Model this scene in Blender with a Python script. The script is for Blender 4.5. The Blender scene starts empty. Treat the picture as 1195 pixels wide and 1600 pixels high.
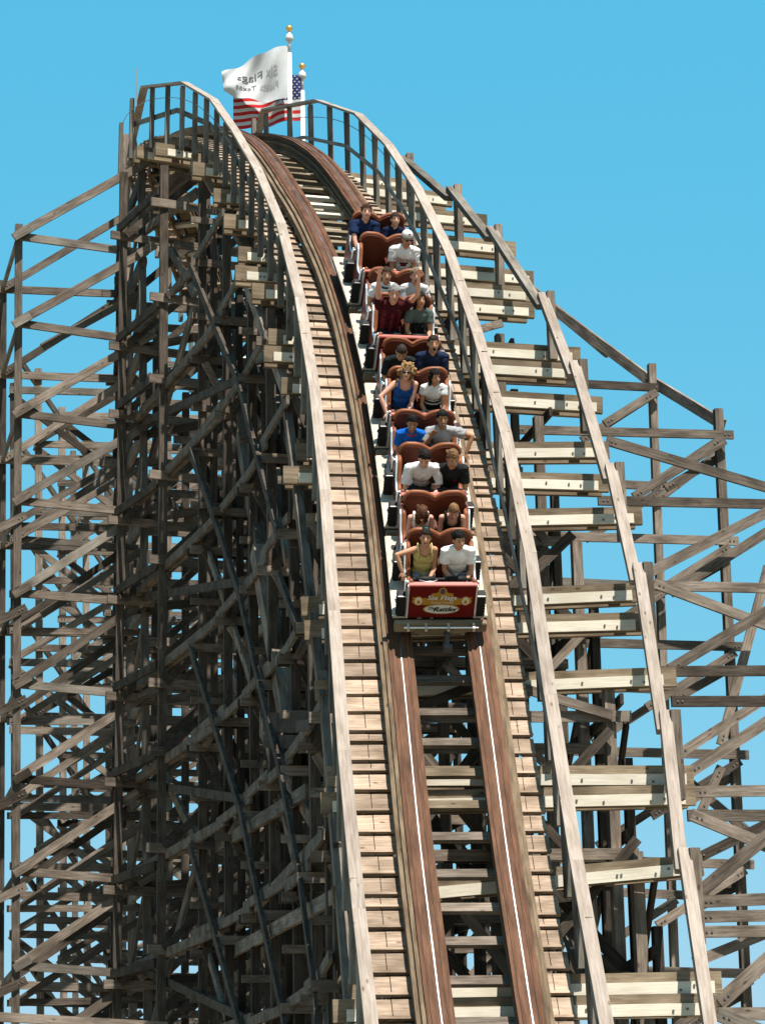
import bpy, bmesh, math, random
import numpy as np
from mathutils import Vector, Matrix
from mathutils.bvhtree import BVHTree
from mathutils import noise as mnoise
random.seed(7)
sc = bpy.context.scene
COL = sc.collection
# ------------------------------------------------------------------ camera
PITCH, ROLL, FPX = math.radians(15.5), 0.02, 4000.0
CAM = Vector((0, 0, 1.7))
FW = Vector((0, math.cos(PITCH), math.sin(PITCH)))
UP0 = Vector((0, -math.sin(PITCH), math.cos(PITCH)))
RT0 = Vector((1, 0, 0))
UPV = UP0 * math.cos(ROLL) + RT0 * math.sin(ROLL)
RTV = RT0 * math.cos(ROLL) - UP0 * math.sin(ROLL)
cam = bpy.data.cameras.new('camera')
cam.sensor_fit = 'VERTICAL'; cam.sensor_height = 36.0
cam.lens = FPX / 1600 * 36.0
cam.clip_end = 6000
camo = bpy.data.objects.new('camera', cam); COL.objects.link(camo)
camo.matrix_world = Matrix(((RTV.x, UPV.x, -FW.x, CAM.x), (RTV.y, UPV.y, -FW.y, CAM.y), (RTV.z, UPV.z, -FW.z, CAM.z), (0, 0, 0, 1)))
sc.camera = camo
# ------------------------------------------------------------------ sky, sun, exposure
SUN_EL, SUN_AZ = math.radians(61), math.radians(21)      # azimuth measured from straight behind the camera towards its right
world = bpy.data.worlds.new('World'); sc.world = world; world.use_nodes = True
nt = world.node_tree; nt.nodes.clear()
sky = nt.nodes.new('ShaderNodeTexSky'); sky.sky_type = 'NISHITA'; sky.sun_disc = False
sky.sun_elevation = SUN_EL; sky.sun_rotation = math.pi - SUN_AZ
sky.air_density = 1.0; sky.dust_density = 0.6; sky.ozone_density = 1.6
sep = nt.nodes.new('ShaderNodeSeparateColor'); com = nt.nodes.new('ShaderNodeCombineColor')
for k_, (pw, ml) in enumerate(((1.0, 0.547), (0.25, 2.74), (0.12, 4.31))):      # film-like cyan grading of the clear sky
    p_ = nt.nodes.new('ShaderNodeMath'); p_.operation = 'POWER'; p_.inputs[1].default_value = pw
    q_ = nt.nodes.new('ShaderNodeMath'); q_.operation = 'MULTIPLY'; q_.inputs[1].default_value = ml
    nt.links.new(sep.outputs[k_], p_.inputs[0]); nt.links.new(p_.outputs[0], q_.inputs[0]); nt.links.new(q_.outputs[0], com.inputs[k_])
bg = nt.nodes.new('ShaderNodeBackground'); bg.inputs['Strength'].default_value = 0.065
wo = nt.nodes.new('ShaderNodeOutputWorld')
nt.links.new(sky.outputs[0], sep.inputs[0]); nt.links.new(com.outputs[0], bg.inputs['Color']); nt.links.new(bg.outputs[0], wo.inputs['Surface'])
sun = bpy.data.lights.new('sun', 'SUN'); sun.energy = 5.0; sun.angle = math.radians(0.5); sun.color = (1.0, 0.94, 0.84)
suno = bpy.data.objects.new('sun', sun); COL.objects.link(suno)
SD = Vector((math.sin(SUN_AZ) * math.cos(SUN_EL), -math.cos(SUN_AZ) * math.cos(SUN_EL), math.sin(SUN_EL)))
suno.rotation_euler = SD.to_track_quat('Z', 'Y').to_euler()
suno.location = SD * 80
sc.view_settings.view_transform = 'Standard'; sc.view_settings.look = 'None'
sc.view_settings.exposure = 1.3; sc.view_settings.gamma = 1.0
sc.cycles.max_bounces = 6; sc.cycles.diffuse_bounces = 2

# ------------------------------------------------------------------ materials
AL = 0.51        # the photograph is exposed so that fairly dark old timber reads bright
def new_mat(name):
    m = bpy.data.materials.new(name); m.use_nodes = True
    n = m.node_tree; b = n.nodes['Principled BSDF']
    return m, n, b

def wood(name, light, dark, uv=False, rough=0.85, stain=0.5, var=0.45, knots=True):
    light = tuple(c * AL for c in light); dark = tuple(c * AL for c in dark)
    m, n, b = new_mat(name); N, L = n.nodes, n.links
    tc = N.new('ShaderNodeTexCoord'); mp = N.new('ShaderNodeMapping')
    oi = N.new('ShaderNodeObjectInfo')
    src = tc.outputs['UV'] if uv else tc.outputs['Object']
    off = N.new('ShaderNodeVectorMath'); off.operation = 'ADD'
    cmb = N.new('ShaderNodeCombineXYZ'); mul = N.new('ShaderNodeMath'); mul.operation = 'MULTIPLY'; mul.inputs[1].default_value = 37.0
    L.new(oi.outputs['Random'], mul.inputs[0]); L.new(mul.outputs[0], cmb.inputs[0]); L.new(mul.outputs[0], cmb.inputs[1])
    L.new(src, off.inputs[0]); L.new(cmb.outputs[0], off.inputs[1])
    L.new(off.outputs[0], mp.inputs['Vector']); mp.inputs['Scale'].default_value = (1.2, 16, 16)
    g = N.new('ShaderNodeTexNoise'); g.inputs['Scale'].default_value = 2.2; g.inputs['Detail'].default_value = 6; g.inputs['Roughness'].default_value = 0.65
    L.new(mp.outputs[0], g.inputs['Vector'])
    r = N.new('ShaderNodeValToRGB'); r.color_ramp.elements[0].position = 0.34; r.color_ramp.elements[1].position = 0.68
    r.color_ramp.elements[0].color = (*dark, 1); r.color_ramp.elements[1].color = (*light, 1)
    L.new(g.outputs['Fac'], r.inputs['Fac'])
    # blotchy weathering
    bl = N.new('ShaderNodeTexNoise'); bl.inputs['Scale'].default_value = 1.7; bl.inputs['Detail'].default_value = 4
    mp2 = N.new('ShaderNodeMapping'); mp2.inputs['Scale'].default_value = (1.0, 2.5, 2.5); L.new(off.outputs[0], mp2.inputs['Vector']); L.new(mp2.outputs[0], bl.inputs['Vector'])
    r2 = N.new('ShaderNodeValToRGB'); r2.color_ramp.elements[0].position = 0.32; r2.color_ramp.elements[1].position = 0.62
    k = 1 - stain; r2.color_ramp.elements[0].color = (k, k * 0.97, k * 0.93, 1); r2.color_ramp.elements[1].color = (1, 1, 1, 1)
    L.new(bl.outputs['Fac'], r2.inputs['Fac'])
    mx = N.new('ShaderNodeMix'); mx.data_type = 'RGBA'; mx.blend_type = 'MULTIPLY'; mx.inputs['Factor'].default_value = 1
    L.new(r.outputs[0], mx.inputs['A']); L.new(r2.outputs[0], mx.inputs['B'])
    cur = mx.outputs['Result']
    if knots:
        v = N.new('ShaderNodeTexVoronoi'); v.inputs['Scale'].default_value = 1.0
        mp3 = N.new('ShaderNodeMapping'); mp3.inputs['Scale'].default_value = (2.6, 6, 6); L.new(off.outputs[0], mp3.inputs['Vector']); L.new(mp3.outputs[0], v.inputs['Vector'])
        r3 = N.new('ShaderNodeValToRGB'); r3.color_ramp.elements[0].position = 0.06; r3.color_ramp.elements[1].position = 0.13
        r3.color_ramp.elements[0].color = (0.35, 0.27, 0.2, 1); r3.color_ramp.elements[1].color = (1, 1, 1, 1)
        L.new(v.outputs['Distance'], r3.inputs['Fac'])
        m3 = N.new('ShaderNodeMix'); m3.data_type = 'RGBA'; m3.blend_type = 'MULTIPLY'; m3.inputs['Factor'].default_value = 0.8
        L.new(cur, m3.inputs['A']); L.new(r3.outputs[0], m3.inputs['B']); cur = m3.outputs['Result']
    h = N.new('ShaderNodeHueSaturation'); mr = N.new('ShaderNodeMapRange'); mr.inputs['To Min'].default_value = 1 - var; mr.inputs['To Max'].default_value = 1 + var * 0.6
    L.new(oi.outputs['Random'], mr.inputs['Value']); L.new(mr.outputs[0], h.inputs['Value']); L.new(cur, h.inputs['Color'])
    L.new(h.outputs[0], b.inputs['Base Color']); b.inputs['Roughness'].default_value = rough; b.inputs['Specular IOR Level'].default_value = 0.08
    bp = N.new('ShaderNodeBump'); bp.inputs['Strength'].default_value = 0.35; bp.inputs['Distance'].default_value = 0.01
    L.new(g.outputs['Fac'], bp.inputs['Height']); L.new(bp.outputs[0], b.inputs['Normal'])
    return m

def paint(name, col, rough=0.5, metal=0.0, noise=0.15, nscale=9.0, spec=0.5, coat=0.0):
    if metal < .5: col = tuple(c * AL for c in col); spec *= .45
    m, n, b = new_mat(name); N, L = n.nodes, n.links
    tc = N.new('ShaderNodeTexCoord'); t = N.new('ShaderNodeTexNoise'); t.inputs['Scale'].default_value = nscale; t.inputs['Detail'].default_value = 5
    L.new(tc.outputs['Object'], t.inputs['Vector'])
    r = N.new('ShaderNodeValToRGB'); r.color_ramp.elements[0].position = 0.3; r.color_ramp.elements[1].position = 0.7
    k = 1 - noise
    r.color_ramp.elements[0].color = (col[0] * k, col[1] * k, col[2] * k, 1); r.color_ramp.elements[1].color = (*[min(1, c * (1 + noise * 0.4)) for c in col], 1)
    L.new(t.outputs['Fac'], r.inputs['Fac']); L.new(r.outputs[0], b.inputs['Base Color'])
    b.inputs['Roughness'].default_value = rough; b.inputs['Metallic'].default_value = metal; b.inputs['Specular IOR Level'].default_value = spec
    b.inputs['Coat Weight'].default_value = coat
    return m

M = {
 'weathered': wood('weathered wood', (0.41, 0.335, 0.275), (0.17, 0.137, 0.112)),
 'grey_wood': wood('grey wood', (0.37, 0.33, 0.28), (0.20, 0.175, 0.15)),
 'dark_shade_wood': wood('dark shade wood', (0.155, 0.125, 0.10), (0.06, 0.048, 0.04)),  # shade below the track put into the timber colour; random dark tone elsewhere
 'cream': wood('cream board', (0.98, 0.92, 0.80), (0.84, 0.77, 0.63), stain=0.15, var=0.12, knots=False),
 'tan_wood': wood('tan wood', (0.42, 0.33, 0.23), (0.25, 0.19, 0.13), var=0.25),
 'deck': wood('walkway wood', (0.70, 0.53, 0.405), (0.40, 0.295, 0.22), stain=0.5, var=0.36),
 'cap': wood('cap board', (0.60, 0.51, 0.45), (0.38, 0.315, 0.265), stain=0.25, var=0.15),
 'laminate': wood('laminated rail wood', (0.36, 0.27, 0.18), (0.17, 0.12, 0.08), uv=True, var=0.1),
 'rust': wood('rust brown rail', (0.25, 0.118, 0.066), (0.11, 0.052, 0.031), uv=True, var=0.05, stain=0.5, knots=False, rough=0.65),
 'steel': paint('polished steel', (0.17, 0.17, 0.18), 0.5, 1.0, 0.6, 2.5),
 'bolt': paint('bolt steel', (0.10, 0.09, 0.085), 0.6, 0.6),
 'fender': paint('fender board', (0.74, 0.65, 0.54), 0.7, 0, 0.40, 4),
 'red': paint('red panel', (0.17, 0.010, 0.009), 0.5, 0, 0.15, 5, spec=0.2),
 'redtrim': paint('pink red trim', (0.72, 0.20, 0.17), 0.4),
 'seat': paint('brown seat', (0.13, 0.030, 0.013), 0.5, 0, 0.3, 4, spec=0.25),
 'seat_edge': paint('seat edge', (0.33, 0.11, 0.048), 0.45, 0, 0.2, 6, spec=0.3),
 'silver': paint('silver trim', (0.62, 0.62, 0.62), 0.38, 0.7, 0.15, 15),
 'black': paint('black rubber', (0.012, 0.012, 0.013), 0.7),
 'frame': paint('dark frame', (0.02, 0.02, 0.022), 0.6),
 'side': paint('maroon side', (0.30, 0.075, 0.055), 0.45, 0, 0.4, 7),
 'gold': paint('gold paint', (0.52, 0.27, 0.035), 0.5),
 'goldball': paint('gold ball', (0.72, 0.40, 0.10), 0.3, 0.8),
 'white': paint('white paint', (0.82, 0.82, 0.80), 0.5, 0, 0.06),
 'purple': paint('purple paint', (0.10, 0.06, 0.16), 0.5),
 'ink': paint('black paint', (0.015, 0.014, 0.014), 0.6),
 'flagwhite': paint('white flag cloth', (0.66, 0.68, 0.70), 0.9, 0, 0.05),
 'flagred': paint('red flag cloth', (0.62, 0.02, 0.02), 0.9, 0, 0.08),
 'flagblue': paint('blue flag cloth', (0.02, 0.035, 0.16), 0.9, 0, 0.1),
 'flagprint': paint('grey flag print', (0.14, 0.14, 0.14), 0.9),
 'flagfade': paint('faded flag print', (0.50, 0.50, 0.52), 0.9),
 'cable': paint('cable', (0.25, 0.25, 0.25), 0.5, 0.6),
}
_mc = {}
def cloth(col, nz=0.2):
    k = ('c',) + tuple(col)
    if k not in _mc: _mc[k] = paint('cloth', tuple(min(.8 / AL, c * 1.3) for c in col), 0.9, 0, nz, 14, spec=0.1)
    return _mc[k]
def skin(col):
    k = ('s',) + tuple(col)
    if k not in _mc: _mc[k] = paint('skin', tuple(c * 1.4 for c in col), 0.55, 0, 0.10, 12, spec=0.3)
    return _mc[k]
def hairm(col):
    k = ('h',) + tuple(col)
    if k not in _mc: _mc[k] = paint('hair', col, 0.7, 0, 0.5, 30, spec=0.2)
    return _mc[k]

# ------------------------------------------------------------------ helpers
def thing(name, label, cat, loc=(0, 0, 0), group=None, kind=None):
    o = bpy.data.objects.new(name, None); COL.objects.link(o); o.location = loc
    o.empty_display_size = 0.3
    o['label'] = label; o['category'] = cat
    if group: o['group'] = group
    if kind: o['kind'] = kind
    return o
def set_parent(o, parent, M_world=None):
    o.parent = parent
    if M_world is None: M_world = Matrix.Identity(4)
    pm = Matrix.Identity(4)
    chain = []
    p = parent
    while p is not None:
        chain.append(p.matrix_basis.copy()); p = p.parent
    for c in reversed(chain): pm = pm @ c
    o.matrix_basis = pm.inverted() @ M_world
def mesh_obj(name, verts, faces, mat, parent=None, W=None, smooth=False, uvs=None, mats=None, fmat=None, local=False):
    me = bpy.data.meshes.new(name); me.from_pydata([tuple(v) for v in verts], [], faces)
    for m_ in (mats or [mat]): me.materials.append(m_)
    if fmat is not None: me.polygons.foreach_set('material_index', fmat)
    if smooth: me.polygons.foreach_set('use_smooth', [True] * len(me.polygons))
    if uvs is not None:
        ul = me.uv_layers.new(name='UVMap'); li = [l.vertex_index for l in me.loops]
        ul.data.foreach_set('uv', np.array([uvs[i] for i in li], 'f').ravel())
    me.update()
    o = bpy.data.objects.new(name, me); COL.objects.link(o)
    if parent is not None:
        if local: o.parent = parent
        else: set_parent(o, parent, W)
    elif W is not None: o.matrix_basis = W
    return o
BOXF = [(0, 1, 3, 2), (4, 6, 7, 5), (0, 4, 5, 1), (2, 3, 7, 6), (0, 2, 6, 4), (1, 5, 7, 3)]
def box_vf(c, d):
    return [(c[0] + sx * d[0] / 2, c[1] + sy * d[1] / 2, c[2] + sz * d[2] / 2) for sx in (-1, 1) for sy in (-1, 1) for sz in (-1, 1)], BOXF
class MB:
    def __init__(s): s.v = []; s.f = []; s.mi = []
    def add(s, v, f, mi=0):
        b = len(s.v); s.v += [tuple(x) for x in v]; s.f += [tuple(i + b for i in q) for q in f]; s.mi += [mi] * len(f)
    def box(s, c, d, mi=0): s.add(*box_vf(c, d), mi)
    def tube(s, pts, r, seg=8, mi=0):
        pts = [Vector(p) for p in pts]; rings = []
        u = None
        for i, p in enumerate(pts):
            t = (pts[min(i + 1, len(pts) - 1)] - pts[max(i - 1, 0)]).normalized()
            if u is None: u = t.orthogonal().normalized()
            u = (u - t * u.dot(t)).normalized(); w = t.cross(u)
            rr = r[i] if isinstance(r, (list, tuple)) else r
            rings.append([p + (u * math.cos(2 * math.pi * k / seg) + w * math.sin(2 * math.pi * k / seg)) * rr for k in range(seg)])
        v = [x for g in rings for x in g]; f = []
        for i in range(len(rings) - 1):
            for k in range(seg):
                a, b = i * seg + k, i * seg + (k + 1) % seg; f.append((a, b, b + seg, a + seg))
        f.append(tuple(range(seg))[::-1]); f.append(tuple((len(rings) - 1) * seg + k for k in range(seg)))
        s.add(v, f, mi)
    def prism(s, out, axis, a, b, mi=0):
        n = len(out)
        def P(q, h):
            if axis == 'x': return (h, q[0], q[1])
            if axis == 'y': return (q[0], h, q[1])
            return (q[0], q[1], h)
        v = [P(q, a) for q in out] + [P(q, b) for q in out]
        f = [tuple(range(n))[::-1], tuple(range(n, 2 * n))] + [(i, (i + 1) % n, (i + 1) % n + n, i + n) for i in range(n)]
        s.add(v, f, mi)
    def build(s, name, mat, parent=None, W=None, smooth=False, bevel=0.0, local=False):
        mats = mat if isinstance(mat, list) else [mat]
        o = mesh_obj(name, s.v, s.f, None, parent, W, smooth, mats=mats, fmat=s.mi, local=local)
        bm = bmesh.new(); bm.from_mesh(o.data)
        bmesh.ops.recalc_face_normals(bm, faces=bm.faces[:])
        if bevel: bmesh.ops.bevel(bm, geom=[e for e in bm.edges if len(e.link_faces) == 2 and e.calc_face_angle(0) > 0.5], offset=bevel, segments=2, affect='EDGES', clamp_overlap=True)
        bm.to_mesh(o.data); bm.free()
        return o
def frame_mat(p0, p1, hint=Vector((0, 0, 1))):
    p0, p1 = Vector(p0), Vector(p1); x = (p1 - p0).normalized()
    if abs(x.dot(hint)) > 0.97: hint = Vector((0.17, -0.98, 0))
    y = hint.cross(x).normalized(); z = x.cross(y)
    return Matrix(((x.x, y.x, z.x, p0.x), (x.y, y.y, z.y, p0.y), (x.z, y.z, z.z, p0.z), (0, 0, 0, 1))), (p1 - p0).length
def beam(name, p0, p1, w, t, mat, parent, hint=Vector((0, 0, 1)), jit=0.0):
    "timber of height w and thickness t from p0 to p1"
    W, ln = frame_mat(p0, p1, hint)
    e0, e1 = random.uniform(-jit, jit), random.uniform(-jit, jit)
    v, f = box_vf(((ln + e1 - e0) / 2, 0, 0), (ln + e1 + abs(e0), t, w))
    return mesh_obj(name, v, f, mat, parent, W)
def project(p):
    d = Vector(p) - CAM; z = max(d.dot(FW), 0.1)
    return 597.5 + FPX * d.dot(RTV) / z, 800 - FPX * d.dot(UPV) / z
def seen_size(p0, p1, w):
    x0, y0 = project(p0); x1, y1 = project(p1); n = 24; k = 0
    for i in range(n):
        a = (i + .5) / n; x = x0 + (x1 - x0) * a; y = y0 + (y1 - y0) * a
        k += (-5 < x < 1200) and (-5 < y < 1605)
    d = (Vector(p0) - CAM).length
    return math.hypot(x1 - x0, y1 - y0) * k / n * w / d
class Trestle:
    """collects timbers; the hundred of each kind that show largest become parts, the rest one part"""
    def __init__(s, root, bolts=False): s.root = root; s.m = {}; s.bolts = bolts
    def add(s, kind, p0, p1, w=.16, t=.06, mat='weathered', hint=Vector((0, 0, 1))):
        s.m.setdefault(kind, []).append((seen_size(p0, p1, w), Vector(p0), Vector(p1), w, t, mat, hint))
    def finish(s):
        for kind, l in s.m.items():
            l.sort(key=lambda q: -q[0])
            for q in l[:100]:
                if not s.bolts or kind == 'post': beam(kind, q[1], q[2], q[3], q[4], M[q[5]], s.root, q[6], 0.03); continue
                W, ln = frame_mat(q[1], q[2], q[6]); mb = MB(); mb.add(*box_vf((ln / 2, 0, 0), (ln, q[4], q[3])))
                for x in (.09, .16, ln - .09, ln - .16):
                    if ln > .5: mb.tube([(x, -q[4] / 2 - .014, 0), (x, q[4] / 2 + .014, 0)], .017, 7, 1)
                mb.build(kind, [M[q[5]], M['bolt']], s.root, W)
            rest = l[100:]
            if rest:
                mb = MB(); mats = sorted({q[5] for q in rest})
                for q in rest:
                    W, ln = frame_mat(q[1], q[2], q[6]); v, f = box_vf((ln / 2, 0, 0), (ln, q[4], q[3]))
                    mb.add([W @ Vector(x) for x in v], f, mats.index(q[5]))
                o = mb.build(kind, [M[k] for k in mats], s.root); o['kind'] = 'stuff'
# ------------------------------------------------------------------ the line of the track
PTS = [(1.71, 26.04, -2.81), (1.64, 26.56, -1.96), (1.56, 27.08, -1.11), (1.48, 27.61, -0.26), (1.4, 28.13, 0.59), (1.33, 28.65, 1.44), (1.25, 29.17, 2.29), (1.17, 29.7, 3.14), (1.09, 30.22, 3.99), (1.02, 30.74, 4.84), (0.95, 31.27, 5.68), (0.89, 31.81, 6.52), (0.84, 32.35, 7.36), (0.79, 32.9, 8.2), (0.74, 33.45, 9.03), (0.69, 34.02, 9.85), (0.64, 34.59, 10.67), (0.58, 35.18, 11.47), (0.51, 35.78, 12.27), (0.43, 36.39, 13.06), (0.34, 37.01, 13.84), (0.23, 37.64, 14.6), (0.11, 38.29, 15.36), (-0.03, 38.95, 16.09), (-0.19, 39.63, 16.81), (-0.37, 40.33, 17.5), (-0.55, 41.05, 18.17), (-0.74, 41.79, 18.81), (-0.94, 42.55, 19.43), (-1.13, 43.32, 20.04), (-1.33, 44.09, 20.64), (-1.55, 44.87, 21.23), (-1.8, 45.66, 21.78), (-2.08, 46.47, 22.3), (-2.4, 47.29, 22.76), (-2.77, 48.13, 23.17), (-3.18, 48.98, 23.5), (-3.64, 49.83, 23.74), (-3.97, 50.73, 23.88), (-4.0, 51.71, 23.91), (-3.82, 52.68, 23.81), (-3.62, 53.63, 23.6), (-3.43, 54.55, 23.28), (-3.24, 55.43, 22.84), (-3.06, 56.25, 22.31), (-2.9, 57.01, 21.68), (-2.76, 57.7, 20.97), (-2.62, 58.36, 20.23), (-2.48, 58.99, 19.47), (-2.35, 59.62, 18.7), (-2.21, 60.25, 17.94), (-2.08, 60.88, 17.17)]
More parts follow.
